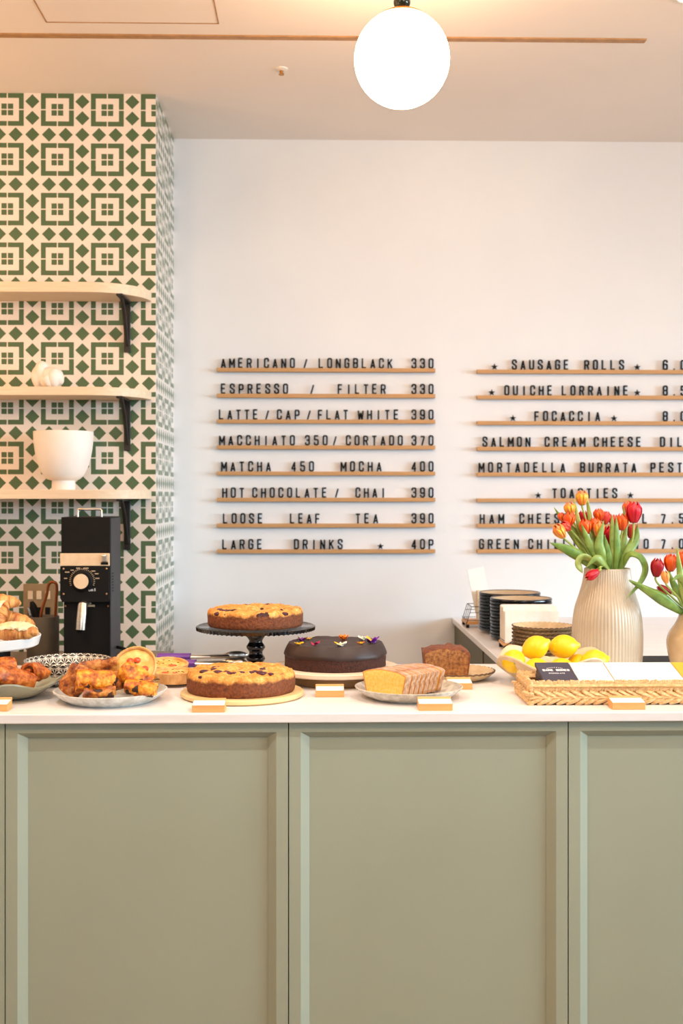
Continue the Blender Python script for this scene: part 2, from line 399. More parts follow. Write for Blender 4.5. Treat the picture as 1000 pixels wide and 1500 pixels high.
# ceiling slot, hatch outline
ys = 3.435
struct(MB().box(-3.4, X(945, ys), ys-.013, ys+.013, ZT-.004, ZT).build('trim_1', M['slot'], smooth=0))
b = MB(); hx0, hx1, hy1, hy0 = X(68, 3.34), X(320, 3.34), 3.34, 2.75
for q in ((hx0-.0018, hx0+.0018, hy0, hy1), (hx1-.0018, hx1+.0018, hy0, hy1), (hx0, hx1, hy1-.0018, hy1+.0018), (hx0, hx1, hy0-.0018, hy0+.0018)): b.box(*q, ZT-.0015, ZT)
struct(b.build('trim_2', M['slot'], smooth=0))
p = P(412, 101, 3.687)
t = thing('ceiling_sprinkler', 'small white sprinkler head on the ceiling left of the globe lamp', 'sprinkler', (p.x, p.y, ZT))
MB().revolve([(0, 0), (.02, 0), (.02, -.004), (.012, -.007), (.0, -.007)], 24).build('cover_plate', M['white_ceramic'], t)
MB().revolve([(0, -.006), (.006, -.006), (.005, -.016), (.009, -.018), (.009, -.02), (0, -.02)], 16).build('nozzle', M['brass'], t)
t = thing('ceiling_downlight', 'lit round recessed downlight in the ceiling at the top right corner', 'ceiling light', (X(1008, 3.13), 3.13, ZT))
MB().revolve([(.03, 0), (.038, 0), (.038, -.004), (.03, -.006)], 32).build('trim_ring', M['white_ceramic'], t)
MB().revolve([(0, -.003), (.03, -.003), (.03, 0), (0, 0)], 32).build('lens', M['lampdisc'], t)

# ------------------------------------------------------------------ pendant
yl = 2.9; g = P(588.5, 87, yl); rg = 70/FPX*yl
t = thing('pendant_lamp', 'lit white glass globe pendant lamp on a dark marble bead stem', 'lamp', (g.x, g.y, ZT))
zg = g.z-ZT
MB().ball((0, 0, zg), rg, 24).build('glass_globe', M['globe'], t)
MB().revolve([(0, zg+rg+.004), (.03, zg+rg+.003), (.055, zg+rg-.010), (.057, zg+rg-.014), (.03, zg+rg-.003), (0, zg+rg-.001)], 40).build('brass_cap', M['brass'], t)
MB().ball((0, 0, zg+rg+.024), .0215, 16).build('marble_bead', M['marble'], t)
MB().revolve([(0, zg+rg+.04), (.005, zg+rg+.04), (.005, -.02), (.0, -.02)], 16).build('stem', M['brass'], t)
MB().revolve([(0, -.022), (.05, -.02), (.055, 0), (0, 0)], 40).build('ceiling_rose', M['brass'], t)

# ------------------------------------------------------------------ worktops and cabinets
YF = 2.467; YBK = 3.19; XR = X(664, YW-.05)
b = MB()
poly = [(-2.2, YF), (2.0, YF), (2.0, YW-.004), (XR, YW-.004), (XR, YBK), (-2.2, YBK)]
b.prism(poly, ZC-.02, ZC, 'z')
tag(b.build('worktop', M['counter'], smooth=0, bevel=.002), 'pale L-shaped worktop running along the cabinets and back to the wall', 'worktop')
YD = YF+.018
edges = [X(-402, YD), X(7.5, YD), X(422.5, YD), X(832, YD), X(1243, YD)]
labs = ['sage green panelled cabinet of which only a sliver shows at the left edge', 'sage green panelled cabinet below the rolls and the berry crumble cake',
        'sage green panelled cabinet in the middle below the loaf and chocolate cake', 'sage green panelled cabinet at the right below the woven basket']
for i in range(4):
    x0, x1 = edges[i]+.0012, edges[i+1]-.0012; wd = x1-x0; zb, zt = .08, ZC-.0205
    t = thing('counter_cabinet', labs[i], 'cabinet', (x0, YD, 0), 0, 'sage cabinets along the counter')
    MB().box(0, wd, .024, YBK-YD-.03, 0, zt-.002).build('carcass', M['green'], t, smooth=0)
    b = MB()
    xo, zo = 17/FPX*YD, 15.5/FPX*YD                       # rail widths up to the moulding
    bw, dp = .0185, .014; bz = .013
    o = [(0, zb), (wd, zb), (wd, zt), (0, zt)]
    a = [(xo, zb+.03), (wd-xo, zb+.03), (wd-xo, zt-zo), (xo, zt-zo)]
    c = [(xo+bw, zb+.03+bz), (wd-xo-bw, zb+.03+bz), (wd-xo-bw, zt-zo-bz), (xo+bw, zt-zo-bz)]
    vs = [(x, .0, z) for x, z in o]+[(x, 0, z) for x, z in a]+[(x, dp, z) for x, z in c]+[(x, .022, z) for x, z in o]+[(x, dp+.004, z) for x, z in c]
    fs = []
    for k in range(4):
        k2 = (k+1) % 4
        fs += [(k, k2, 4+k2, 4+k), (4+k, 4+k2, 8+k2, 8+k), (k, k2, 12+k2, 12+k), (8+k, 8+k2, 16+k2, 16+k), (12+k, 12+k2, 16+k2, 16+k)]
    d = b.add(vs, fs).build('door', M['green'], t, smooth=0)
    MB().box(xo+bw-.004, wd-xo-bw+.004, dp+.002, dp+.008, zb+.03+bz-.004, zt-zo-bz+.004).build('panel', M['green'], d, smooth=0)
# return cabinet under the right worktop
t = thing('return_cabinet', 'olive cabinet under the worktop return beside the white back wall', 'cabinet', (XR+.02, YW-.006, 0))
MB().box(.004, .9, -(YW-YBK)-.0+.05, 0, 0, ZC-.021).build('carcass', M['olive'], t, smooth=0)
ysp = X(0, 1) and 3.62
for k, (ya, yb) in enumerate(((-.012, -(YW-.006-3.66)), (-(YW-.006-3.63), -(YW-.006-3.25)))):
    MB().box(-.012, .006, yb, ya, .1, ZC-.024).build('side_panel', M['olive'], t, smooth=0)
# low back counter on the left
t = thing('back_counter', 'low taupe back counter in front of the patterned tile wall', 'counter', (-1.9, YT-.004, 0))
XBC = X(250, 3.9)-(-1.9)
MB().box(-1.2, XBC-.02, -.46, -.002, 0, ZB-.03).build('carcass', M['olive'], t, smooth=0)
MB().box(-1.2, XBC, -.48, 0, ZB-.03, ZB).build('counter_top', M['backtop'], t, smooth=0, bevel=.002)

# ------------------------------------------------------------------ shelves
XSR = X(222, YT); YSF = 3.747; dep = YT-YSF-.002
SH = {}
for nm, zb, zt in (('top', (728-443)/FPX*YT, (728-414)/FPX*YSF), ('middle', (728-586.5)/FPX*YT, (728-567)/FPX*YSF), ('bottom', -(731-728)/FPX*YSF, (728-717.5)/FPX*YSF)):
    z0, z1 = H+zb, H+zt; SH[nm] = z1
    t = thing('wall_shelf', {'top': 'topmost pale oak shelf with rounded end, empty', 'middle': 'middle pale oak shelf with rounded end carrying the white knot ornament', 'bottom': 'lowest pale oak shelf with rounded end carrying the white footed bowl'}[nm], 'shelf', (XSR, YT-.001, z0), 0, 'oak wall shelves')
    poly = [(-1.6, 0), (-1.6, -dep)]
    for k in range(17):
        q = k/16*PI/2; poly.append((-.185+.185*math.sin(q), -dep*math.cos(q)))
    MB().prism(poly, 0, z1-z0, 'z').build('board', M['oak'], t, smooth=30, bevel=.0015)
    xb = X(184.5, 3.9)-XSR
    b = MB(); b.box(xb-.011, xb+.011, -.008, 0, -.172, 0); b.box(xb-.011, xb+.011, -dep+.02, 0, -.007, 0)
    pts = [(xb, -.004, -.150), (xb, -.03, -.11), (xb, -.065, -.055), (xb, -.11, -.012), (xb, -.125, -.003)]
    b.tube(catmull(pts, 5), .007, 8)
    b.build('bracket', M['blackmetal'], t, bevel=.002)
# footed bowl
yb_ = 3.825; rb = 43/FPX*yb_; c = P(93, 700, yb_); hz = (717.5-633)/FPX*yb_
prof = [(0, 0), (.037, 0), (.038, .012), (.037, .028)]
for k in range(11):
    q = k/10; prof.append((.037+(rb-.037)*math.sin(q*PI/2)**.75, .03+(hz-.03)*(1-math.cos(q*PI/2))**.82))
prof += [(rb-.003, hz+.001), (rb-.006, hz), (rb-.010, hz*.75), (rb*.72, hz*.45), (.03, .038), (0, .036)]
tag(MB().revolve(prof, 64).build('footed_bowl', M['white_ceramic'], loc=(c.x, yb_, SH['bottom']+.0005)), 'matt white footed ceramic bowl on the lowest oak shelf', 'bowl')
# knot ornament
c = P(70, 560, 3.83)
b = MB()
def coil(c_, sc, rot, seed):
    # plump strands wound round a core: three broad twisted lobes
    def fn(a, i, r, z): return (r*(.80+.24*abs(math.sin(1.5*(a+1.5*z+seed)))**.7), z)
    b.ball(c_, 1, 20, M=rot.to_matrix().to_4x4() @ Matrix.Diagonal((*sc, 1)), fn=fn)
coil((.018, 0, .034), (.036, .036, .034), Euler((.5, 1.0, .3)), 0)
coil((-.026, .008, .044), (.027, .03, .046), Euler((.1, .15, 1.0)), 1)
coil((.002, -.012, .022), (.024, .022, .026), Euler((.9, .4, .2)), 2)
zmin = min(v[2] for v in b.v); b.v = [(x, y, z-zmin) for x, y, z in b.v]
tag(b.build('knot_ornament', M['white_ceramic'], loc=(c.x, 3.83, SH['middle']+.0005)), 'white ceramic knot ornament on the middle oak shelf', 'ornament')

# ------------------------------------------------------------------ lettering
GW = .46
G = {
'A': [[(0, 0), (.23, 1), (.46, 0)], [(.08, .28), (.38, .28)]], 'B': [[(0, 0), (0, 1), (.36, 1), (.46, .9), (.46, .62), (.36, .52), (0, .52)], [(.36, .52), (.46, .42), (.46, .1), (.36, 0), (0, 0)]],
'C': [[(.46, .7), (.46, .9), (.36, 1), (.1, 1), (0, .9), (0, .1), (.1, 0), (.36, 0), (.46, .1), (.46, .3)]], 'D': [[(0, 0), (0, 1), (.34, 1), (.46, .88), (.46, .12), (.34, 0), (0, 0)]],
'E': [[(.42, 1), (0, 1), (0, 0), (.42, 0)], [(0, .52), (.36, .52)]], 'F': [[(.42, 1), (0, 1), (0, 0)], [(0, .5), (.36, .5)]],
'G': [[(.46, .72), (.46, .9), (.36, 1), (.1, 1), (0, .9), (0, .1), (.1, 0), (.36, 0), (.46, .1), (.46, .48), (.25, .48)]], 'H': [[(0, 0), (0, 1)], [(.46, 0), (.46, 1)], [(0, .52), (.46, .52)]],
'I': [[(.23, 0), (.23, 1)]], 'K': [[(0, 0), (0, 1)], [(.46, 1), (.04, .45)], [(.16, .6), (.46, 0)]], 'L': [[(0, 1), (0, 0), (.42, 0)]],
'M': [[(-.06, 0), (-.06, 1), (.23, .3), (.52, 1), (.52, 0)]], 'N': [[(0, 0), (0, 1), (.46, 0), (.46, 1)]], 'O': [[(.1, 0), (0, .1), (0, .9), (.1, 1), (.36, 1), (.46, .9), (.46, .1), (.36, 0), (.1, 0)]],
'P': [[(0, 0), (0, 1), (.36, 1), (.46, .9), (.46, .56), (.36, .46), (0, .46)]], 'R': [[(0, 0), (0, 1), (.36, 1), (.46, .9), (.46, .6), (.36, .5), (0, .5)], [(.28, .5), (.46, 0)]],
'S': [[(.46, .72), (.46, .9), (.36, 1), (.1, 1), (0, .9), (0, .66), (.46, .36), (.46, .1), (.36, 0), (.1, 0), (0, .1), (0, .28)]], 'T': [[(0, 1), (.46, 1)], [(.23, 1), (.23, 0)]],
'U': [[(0, 1), (0, .1), (.1, 0), (.36, 0), (.46, .1), (.46, 1)]], 'W': [[(-.08, 1), (.06, 0), (.23, .75), (.4, 0), (.54, 1)]], 'X': [[(0, 0), (.46, 1)], [(0, 1), (.46, 0)]],
'Y': [[(0, 1), (.23, .5), (.46, 1)], [(.23, .5), (.23, 0)]], '/': [[(.08, 0), (.4, 1)]], '.': [[(.2, .02), (.26, .02)]], '-': [[(.05, .5), (.41, .5)]],
'0': None, '3': [[(0, .78), (0, .9), (.1, 1), (.36, 1), (.46, .9), (.46, .62), (.36, .52), (.18, .52)], [(.36, .52), (.46, .42), (.46, .1), (.36, 0), (.1, 0), (0, .1), (0, .24)]],
'4': [[(.34, 0), (.34, 1), (0, .28), (.46, .28)]], '5': [[(.44, 1), (.02, 1), (.02, .56), (.36, .58), (.46, .48), (.46, .1), (.36, 0), (.1, 0), (0, .1), (0, .24)]],
'6': [[(.46, .8), (.46, .9), (.36, 1), (.1, 1), (0, .9), (0, .1), (.1, 0), (.36, 0), (.46, .1), (.46, .46), (.36, .56), (0, .56)]], '7': [[(0, 1), (.46, 1), (.16, 0)]],
'8': [[(.1, .52), (0, .62), (0, .9), (.1, 1), (.36, 1), (.46, .9), (.46, .62), (.36, .52), (.1, .52), (0, .42), (0, .1), (.1, 0), (.36, 0), (.46, .1), (.46, .42), (.36, .52)]],
'9': [[(0, .2), (0, .1), (.1, 0), (.36, 0), (.46, .1), (.46, .9), (.36, 1), (.1, 1), (0, .9), (0, .54), (.1, .44), (.46, .44)]],
'a': [[(.04, .6), (.36, .6), (.42, .5), (.42, 0)], [(.42, .36), (.06, .34), (0, .2), (.06, 0), (.42, .04)]], 'b': [[(0, 1), (0, 0), (.36, 0), (.42, .1), (.42, .5), (.36, .6), (0, .6)]]}
G['0'] = G['O']; G['Q'] = G['O']
def glyph(mb, ch, h, th=.15, d=.004, M_=None, x0=0, z0=0):
    """stroke letter standing in the xz plane, front towards -y"""
    hw = th/2*h
    for pl in G[ch]:
        q = [((x*(1-th/.6)+th/2)*h+x0, (z*(1-th)+th/2)*h+z0) for x, z in pl]
        for (ax, az), (bx, bz) in zip(q[:-1], q[1:]):
            dx, dz = bx-ax, bz-az; L = math.hypot(dx, dz) or 1; ux, uz = dx/L, dz/L
            e = hw*.9 if (abs(ux) < .05 or abs(uz) < .05) else hw*.35
            ax_, az_, bx_, bz_ = ax-ux*e*.55, az-uz*e*.55, bx+ux*e*.55, bz+uz*e*.55
            if ch in 'AVWMNKR/7' and abs(ux) > .05: ax_, az_, bx_, bz_ = ax-ux*hw*.1, max(z0, az-uz*hw*.1), bx+ux*hw*.1, bz
            nx, nz_ = -uz*hw, ux*hw
            mb.prism([(ax_+nx, az_+nz_), (bx_+nx, bz_+nz_), (bx_-nx, bz_-nz_), (ax_-nx, az_-nz_)], -d/2, d/2, 'y', M=M_)
    return mb
def star(mb, r, d=.004, c=(0, 0)):
    poly = [(c[0]+(r if k % 2 == 0 else r*.42)*math.sin(PI*k/5), c[1]+(r if k % 2 == 0 else r*.42)*math.cos(PI*k/5)) for k in range(10)]
    return mb.prism(poly, -d/2, d/2, 'y')
YL = YW-.0125; LH = 15.2/FPX*YL
ROWS = [
 [(323, 432, 'AMERICANO'), (447, 447, '/'), (466, 575, 'LONGBLACK'), (602, 635, '330')],
 [(323, 422, 'ESPRESSO'), (457, 457, '/'), (494, 565, 'FILTER'), (602, 635, '330')],
 [(320, 378, 'LATTE'), (391, 391, '/'), (405, 439, 'CAP'), (452, 452, '/'), (465, 510, 'FLAT'), (524, 584, 'WHITE'), (602, 635, '390')],
 [(321, 432, 'MACCHIATO'), (446, 480, '350'), (490, 490, '/'), (506, 590, 'CORTADO'), (602, 635, '370')],
 [(324, 397, 'MATCHA'), (426, 460, '450'), (499, 559, 'MOCHA'), (602, 635, '400')],
 [(325, 358, 'HOT'), (369, 479, 'CHOCOLATE'), (493, 493, '/'), (520, 565, 'CHAI'), (602, 635, '390')],
 [(326, 385, 'LOOSE'), (424, 469, 'LEAF'), (520, 554, 'TEA'), (602, 635, '390')],
 [(325, 384, 'LARGE'), (430, 502, 'DRINKS'), (557, 557, '*'), (602, 635, '40P')]]
ROWR = [
 [(724, 724, '*'), (749, 833, 'SAUSAGE'), (855, 914, 'ROLLS'), (933, 933, '*'), (970, 1017, '6.00')],
 [(720, 720, '*'), (738, 809, 'QUICHE'), (822, 920, 'LORRAINE'), (933, 933, '*'), (970, 1017, '8.50')],
 [(751, 751, '*'), (782, 879, 'FOCACCIA'), (899, 899, '*'), (970, 1017, '8.00')],
 [(706, 777, 'SALMON'), (797, 857, 'CREAM'), (869, 939, 'CHEESE'), (966, 1012, 'DILL')],
 [(701, 828, 'MORTADELLA'), (849, 932, 'BURRATA'), (952, 1012, 'PESTO')],
 [(788, 788, '*'), (808, 904, 'TOASTIES'), (923, 923, '*')],
 [(702, 738, 'HAM'), (760, 832, 'CHEESE'), (887, 895, 'H'), (940, 948, 'L'), (967, 1015, '7.50')],
 [(701, 760, 'GREEN'), (773, 845, 'CHILLI'), (929, 950, 'TO'), (967, 1015, '7.00')]]
TOPS = [['top', 'second', 'third', 'fourth', 'fifth', 'sixth', 'seventh', 'lowest'][i] for i in range(8)]
MESH = {}
def letter(ch, px, zr, label, grp):
    p = P(px, 0, YL)
    if ch not in MESH:
        b = MB()
        if ch == '*':
            star(b, 5.2/FPX*YL, c=(0, 5.2/FPX*YL*.82)); 
        else: glyph(b, ch, LH, x0=-(GW*(1-.125/.6)+.125)*LH/2)
        zm = min(v[2] for v in b.v); b.v = [(x, y, z-zm) for x, y, z in b.v]
        o = b.build('menu_letter' if ch.isalpha() else ('menu_digit' if ch.isdigit() else ('menu_star' if ch == '*' else 'menu_mark')), M['ink'], smooth=0); MESH[ch] = o
    else:
        o = MESH[ch].copy(); COL.objects.link(o)
    o.location = (p.x, YL, zr+.0002)
    return tag(o, label, 'letter' if ch.isalpha() else ('number' if ch.isdigit() else 'symbol'), grp)
rail_l = [541.3, 579.2, 617, 655, 693.4, 732, 770, 808]; rail_r = [542.8, 580.8, 618.8, 656.8, 694.6, 732.8, 770.4, 808]
for side, rows, rails, xa, xb in (('left', ROWS, rail_l, 318, 637), ('right', ROWR, rail_r, 698, 1022)):
    for i, row in enumerate(rows):
        zc = P(0, rails[i], YL).z; hh = 5.6/FPX*YL/2
        xl, xr = X(xa, YL), X(xb, YL)
        o = MB().box(0, xr-xl, -.013, .0115, -hh, hh).build('menu_rail', M['rail'], loc=(xl, YL, zc), smooth=0, bevel=.001)
        tag(o, f'slim oak ledge, {TOPS[i]} of the eight on the {side} menu', 'rail', f'oak ledges of the {side} menu')
        nslash = 0; nstar = 0; seen = {}
        for (a, b_, wd) in row:
            for k, ch in enumerate(wd):
                px = (a+b_)/2 if len(wd) == 1 else (a+4)+(b_-a-8)*k/(len(wd)-1)
                where = f'on the {TOPS[i]} rail of the {side} menu'
                if px > 1006: continue
                if ch == '/': nslash += 1; lab = f'black slash, {ORD[nslash]} {where}'
                elif ch == '*': nstar += 1; lab = f'small black star, {ORD[nstar]} {where}'
                elif ch == '.': lab = f'black price dot {where}'
                elif ch.isdigit(): lab = f'black digit {ch}, {ORD[k+1]} character of {wd} {where}'
                elif len(wd) == 1: lab = f'black letter {ch} standing alone behind the tulips {where}'
                else: lab = f'black letter {ch}, {ORD[k+1]} of {wd} {where}'
                letter(ch, px, zc+hh, lab, f'characters on the {side} menu')

# ------------------------------------------------------------------ back counter things
yg = 3.55; gx0, gx1 = X(89.5, yg), X(161, yg); gw = gx1-gx0; gz = P(0, 757.5, yg).z-ZB; gd = .175
t = thing('coffee_grinder', 'tall black coffee grinder with round dial and steel chute on the back counter', 'coffee grinder', ((gx0+gx1)/2, yg, ZB))
zz = lambda py: P(0, py, yg).z-ZB
hw = gw/2
b = MB(); b.box(-hw, hw, 0, gd, zz(880), gz); b.box(-hw+.003, hw, .022, gd, .02, zz(880)); b.box(-hw-.0, hw, -.03, gd, 0, .022)
b.build('body', M['black'], t, smooth=0, bevel=.002)
MB().box(hw-.0005, hw+.0025, .004, gd, .02, gz-.004).build('side_panel', M['charcoal'], t, smooth=0)
b = MB()
for k in range(7): b.box(hw+.002, hw+.0032, .02, .045, zz(842+k*4.3), zz(840+k*4.3))
b.build('vent', M['black'], t, smooth=0)
pl = MB().box(-hw-.002, hw, -.008, 0, zz(829), zz(810.5)).build('nameplate', M['nickel'], t, smooth=0, bevel=.002)
MB().box(.028*1.0+.02, .07*1.0, -.011, -.008, zz(827), zz(823.5)).build('switch_base', M['black'], pl, smooth=0)
MB().box(.051, .068, -.016, -.007, zz(823), zz(812.5)).build('rocker_switch', M['chrome'], pl, smooth=0, bevel=.003)
dp_ = MB().prism([(-hw-.002, zz(876)), (-hw+.004, zz(882)), (hw-.004, zz(882)), (hw-.002, zz(876)), (hw-.002, zz(829.5)), (-hw-.002, zz(829.5))], -.006, .0, 'y').build('dial_plate', M['black'], t, smooth=0, bevel=.001)
xd = X(121, yg)-(gx0+gx1)/2; zd = zz(851)
RX = Matrix.Translation((xd, -.006, zd)) @ Matrix.Rotation(PI/2, 4, 'X')
kn = MB().revolve([(0, 0), (.033, 0), (.033, .006), (.027, .009), (.025, .018), (0, .018)], 40, M=RX).build('dial', M['black'], t)
MB().revolve([(0, .0182), (.0225, .0182), (.0225, .021), (0, .021)], 40, M=RX).build('dial_face', M['nickel'], kn)
b = MB()
for k in range(26):
    a = math.radians(-20+220*k/25); Rm = Matrix.Translation((xd, -.0063, zd)) @ Matrix.Rotation(-a+PI/2, 4, 'Y')
    b.box(-.0006, .0006, -.0006, 0, .034, .039, M=Rm)
for (dx, dz, wd) in ((-.045, .027, .014), (-.03, .033, .010), (-.012, .039, .012), (.012, .039, .016), (.034, .030, .012), (.044, .022, .012), (-.05, .008, .01), (.046, .008, .012)):
    for q in range(5): b.box(xd+dx-wd/2+q*wd/5, xd+dx-wd/2+(q+.72)*wd/5, -.0068, -.006, zd+dz-.0014, zd+dz+.0014)
b.build('scale_markings', M['nickel'], dp_, smooth=0)
b = MB()
T_ = Matrix.Translation((xd+.020, -.0066, zd-.031))
for k, ch in enumerate('Lab'): glyph(b, ch, .0075, d=.001, M_=T_, x0=k*.0046)
glyph(b, 'S', .0085, d=.001, M_=T_, x0=.016)
b.build('lettering', M['whiteprint'], dp_, smooth=0)
b = MB()
for q in range(7): b.box(-.018+q*.0046, -.018+q*.0046+.0034, .0213, .0222, zz(886), zz(884.2))
for q in range(11): b.box(-.026+q*.0046, -.026+q*.0046+.0036, .0213, .0222, zz(890), zz(887.2))
b.build('maker_markings', M['nickel'], t, smooth=0)
b = MB()
for sx, pz, yy in ((-1, 833, -.008), (1, 833, -.008), (-1, 870, -.008), (1, 870, -.008), (-1, 889, .0205), (1, 889, .0205)):
    b.ball((sx*(hw-.009), yy+.001, zz(pz)), .0032, 8)
b.build('screws', M['screw'], t)
ch_ = MB(); x_ = X(123, yg)-(gx0+gx1)/2
ch_.tube([(x_, .03, zz(884)), (x_, -.02, zz(886)), (x_-.002, -.03, zz(905)), (x_-.004, -.032, zz(921))], .0145, 24, flat=.8)
ch_.build('chute', M['chrome'], t)
MB().tube([(x_-.004, -.032, zz(921)), (x_-.004, -.03, zz(923.5))], .0125, 20, flat=.8).build('chute_mouth', M['black'], t)
hp = [(-.034, .05, gz-.002), (-.034, .05, gz+.02), (-.031, .05, gz+.0235), (.036, .05, gz+.0235), (.039, .05, gz+.02), (.039, .05, gz-.002)]
MB().tube(hp, .0038, 10).build('top_handle', M['chrome'], t)
MB().box(-.03, .045, -.05, -.028, .02, .026).build('drip_tray', M['card'], t, smooth=0)
b = MB().tube(catmull([(hw+.004, .1, .05), (hw+.03, .09, .045), (hw+.055, .13, .028), (hw+.08, .2, .006)], 6), .005, 8)
b.build('power_cable', M['black'], t)
# utensil pot and what stands in it
yp = 3.72; c = P(63, 950, yp); rp = 23/FPX*yp; ph = P(0, 903, yp).z-ZB
tag(MB().revolve([(0, 0), (rp-.002, 0), (rp, .003), (rp, ph), (rp-.004, ph+.001), (rp-.005, ph-.002), (rp-.005, .006), (0, .006)], 48).build('utensil_pot', M['pot'], loc=(c.x, yp, ZB+.0003)), 'taupe cylindrical utensil pot left of the black coffee grinder', 'pot')
q = lambda px, py, dy=0: P(px, py, yp+dy)-Vector((c.x, yp, ZB))
b = MB().tube(catmull([q(60, 935, -.02), q(60, 900, -.02), q(68, 872, -.015), q(71, 857, -.01), q(77, 852.5, -.01), q(83, 858, -.01), q(82, 885, -.005), q(80, 930, 0)], 8), .0048, 8)
tag(b.build('wire_tongs', M['copper'], loc=(c.x, yp, ZB)), 'copper coloured bent wire tongs standing in the taupe pot', 'tongs')
b = MB().tube(catmull([q(58, 940, .01), q(53, 905, .01), q(48.5, 888, .01), q(46, 881, .01)], 6), .01, 12, rf=lambda u: .006+.006*math.sin(PI*min(1, u*1.05)), flat=.5)
tag(b.build('spatula', M['black'], loc=(c.x, yp, ZB)), 'black rounded spatula standing in the taupe pot', 'spatula')
b = MB().tube(catmull([q(52, 940, .02), q(45, 905, .02), q(41, 890, .02)], 6), .004, 10, flat=.6)
tag(b.build('teaspoon', M['chrome'], loc=(c.x, yp, ZB)), 'steel spoon handle standing at the left of the taupe pot', 'spoon')
# switch plate
c = P(60, 881, YT); pw = 25/FPX*YT; 
t = thing('switch_plate', 'bronze switch plate with two rows of rockers on the patterned tile', 'switch', (c.x, YT, c.z))
MB().box(-pw, pw, -.006, -.0005, -.06, .06).build('face_plate', M['plate_taupe'], t, smooth=0, bevel=.001)
for zr in (.02, -.035):
    for k in range(3): MB().box(-.042+k*.029, -.026+k*.029, -.010, -.005, zr-.012, zr+.016).build('rocker', M['nickel'] if zr > 0 else M['black'], t, smooth=0, bevel=.001)
c = P(-12, 900, 3.6)
tag(MB().revolve([(0, 0), (.055, 0), (.056, .004), (.053, .13), (.05, .145), (.03, .152), (0, .153)], 40).build('canister', M['black'], loc=(c.x, 3.6, ZB+.0003)), 'black canister on the back counter hidden behind the croissants', 'canister')

# ------------------------------------------------------------------ plates and boards on the front counter
def round_plate(rim, base, h, mats, name='plate', th=.005):
    prof = [(0, 0), (base-.002, 0, 0), (base, .002), (base+(rim-base)*.45, h*.35), (rim-.002, h*.85), (rim, h), (rim-.003, h+.001, 0), (rim-.006, h-.003), (base+(rim-base)*.3, h*.35+.002), (base-.006, .006), (0, .006)]
    return MB().revolve(prof, 72).build(name, mats)
def at(o, px, Y, z=ZC, dz=.0004): o.location = (X(px, Y), Y, z+dz); return o
p1 = at(round_plate(.127, .094, .026, M['stone']), 162, 2.63); tag(p1, 'pale speckled plate under the cheesy pastry rolls', 'plate')
p2 = at(round_plate(.124, .088, .026, M['stone2']), 598.5, 2.66); tag(p2, 'grey speckled plate under the sliced lemon loaf', 'plate')
# patterned bowl
yb = 2.86; hb = .058
prof = [(0, 0), (.062, 0), (.066, .002), (.085, .012), (.100, .034), (.106, hb), (.1045, hb+.001), (.1025, hb-.002), (.096, .034), (.08, .013), (.06, .006), (0, .006)]
tag(at(MB().revolve(prof, 96).build('patterned_bowl', M['fan']), 99.5, 2.885), 'shallow bowl with black and cream fan pattern behind the pastry rolls', 'bowl')
def wavy(name, rim, base, h, lobes, ph, amp, mt, ramp=.06, n=120):
    def fn(a, i, r, z):
        u = max(0, min(1, (r-base)/(rim-base))) if r > base else 0
        wv = math.cos(lobes*a+ph)
        return (r*(1+ramp*u*u*wv), z+amp*u**2.2*wv)
    prof = [(0, 0), (base*.6, 0), (base, .0)]+[(base+(rim-base)*k/8, h*(k/8)**1.7) for k in range(1, 9)]
    prof += [(rim-.0005, h+.0035), (rim-.004, h+.004)]+[(base+(rim-base)*k/8-.002, h*(k/8)**1.7+.006) for k in range(7, 0, -1)]+[(base*.6, .006), (0, .006)]
    return MB().revolve(prof, n, fn=fn).build(name, mt)
wp = at(wavy('wavy_plate', .128, .055, .036, 5, 0.0, .009, M['celadon']), 6, 2.69); tag(wp, 'grey-green wavy-rimmed plate holding cinnamon pastries at the left edge', 'plate')
lb = at(wavy('wavy_bowl', .138, .05, .058, 4, PI+.9, .017, M['cream_clay'], .05), 806, 2.86); tag(lb, 'cream wavy-rimmed bowl filled with lemons', 'bowl')
def scalloped(rim, base, h, lobes=36):
    def fn(a, i, r, z):
        u = max(0, (r-base*.5)/(rim-base*.5)); s_ = abs(math.sin(lobes*a/2))
        return (r*(1+.018*u*s_), z+.0022*u*s_)
    prof = [(0, 0), (base, 0, 0), (base+(rim-base)*.5, h*.3, 0), (rim, h*.88, 1), (rim+.0005, h, 1), (rim-.003, h+.001, 0), (base+(rim-base)*.5, h*.3+.004, 0), (base*.5, .004), (0, .004)]
    return MB().revolve(prof, 180, fn=fn)
sp1 = at(scalloped(.098, .05, .02).build('scalloped_plate', [M['scallop'], M['scallop_edge']]), 245, 2.90); tag(sp1, 'small ribbed clay plate under the two flat quiche tarts', 'plate')
sp2 = at(scalloped(.100, .068, .021).build('scalloped_plate', [M['scallop'], M['scallop_edge']]), 666, 2.93); tag(sp2, 'ribbed clay plate with dark edge under the brown banana loaf', 'plate')
tag(at(MB().revolve([(0, 0), (.136, 0), (.142, .004), (.142, .010), (.139, .013), (0, .013)], 72).build('round_board', M['board']), 355, 2.69), 'thin round light wood board under the front berry crumble cake', 'board')
t = thing('cake_turntable', 'low turntable with pale round top under the chocolate cake', 'cake stand', (X(491, 2.9), 2.9, ZC+.0004))
MB().revolve([(0, .026), (.156, .026), (.16, .029), (.16, .036), (.158, .038), (0, .038)], 72).build('turntable_top', M['board_white'], t)
MB().revolve([(0, 0), (.118, 0), (.122, .004), (.122, .024), (.0, .026)], 64).build('base', M['board_dark'], t)

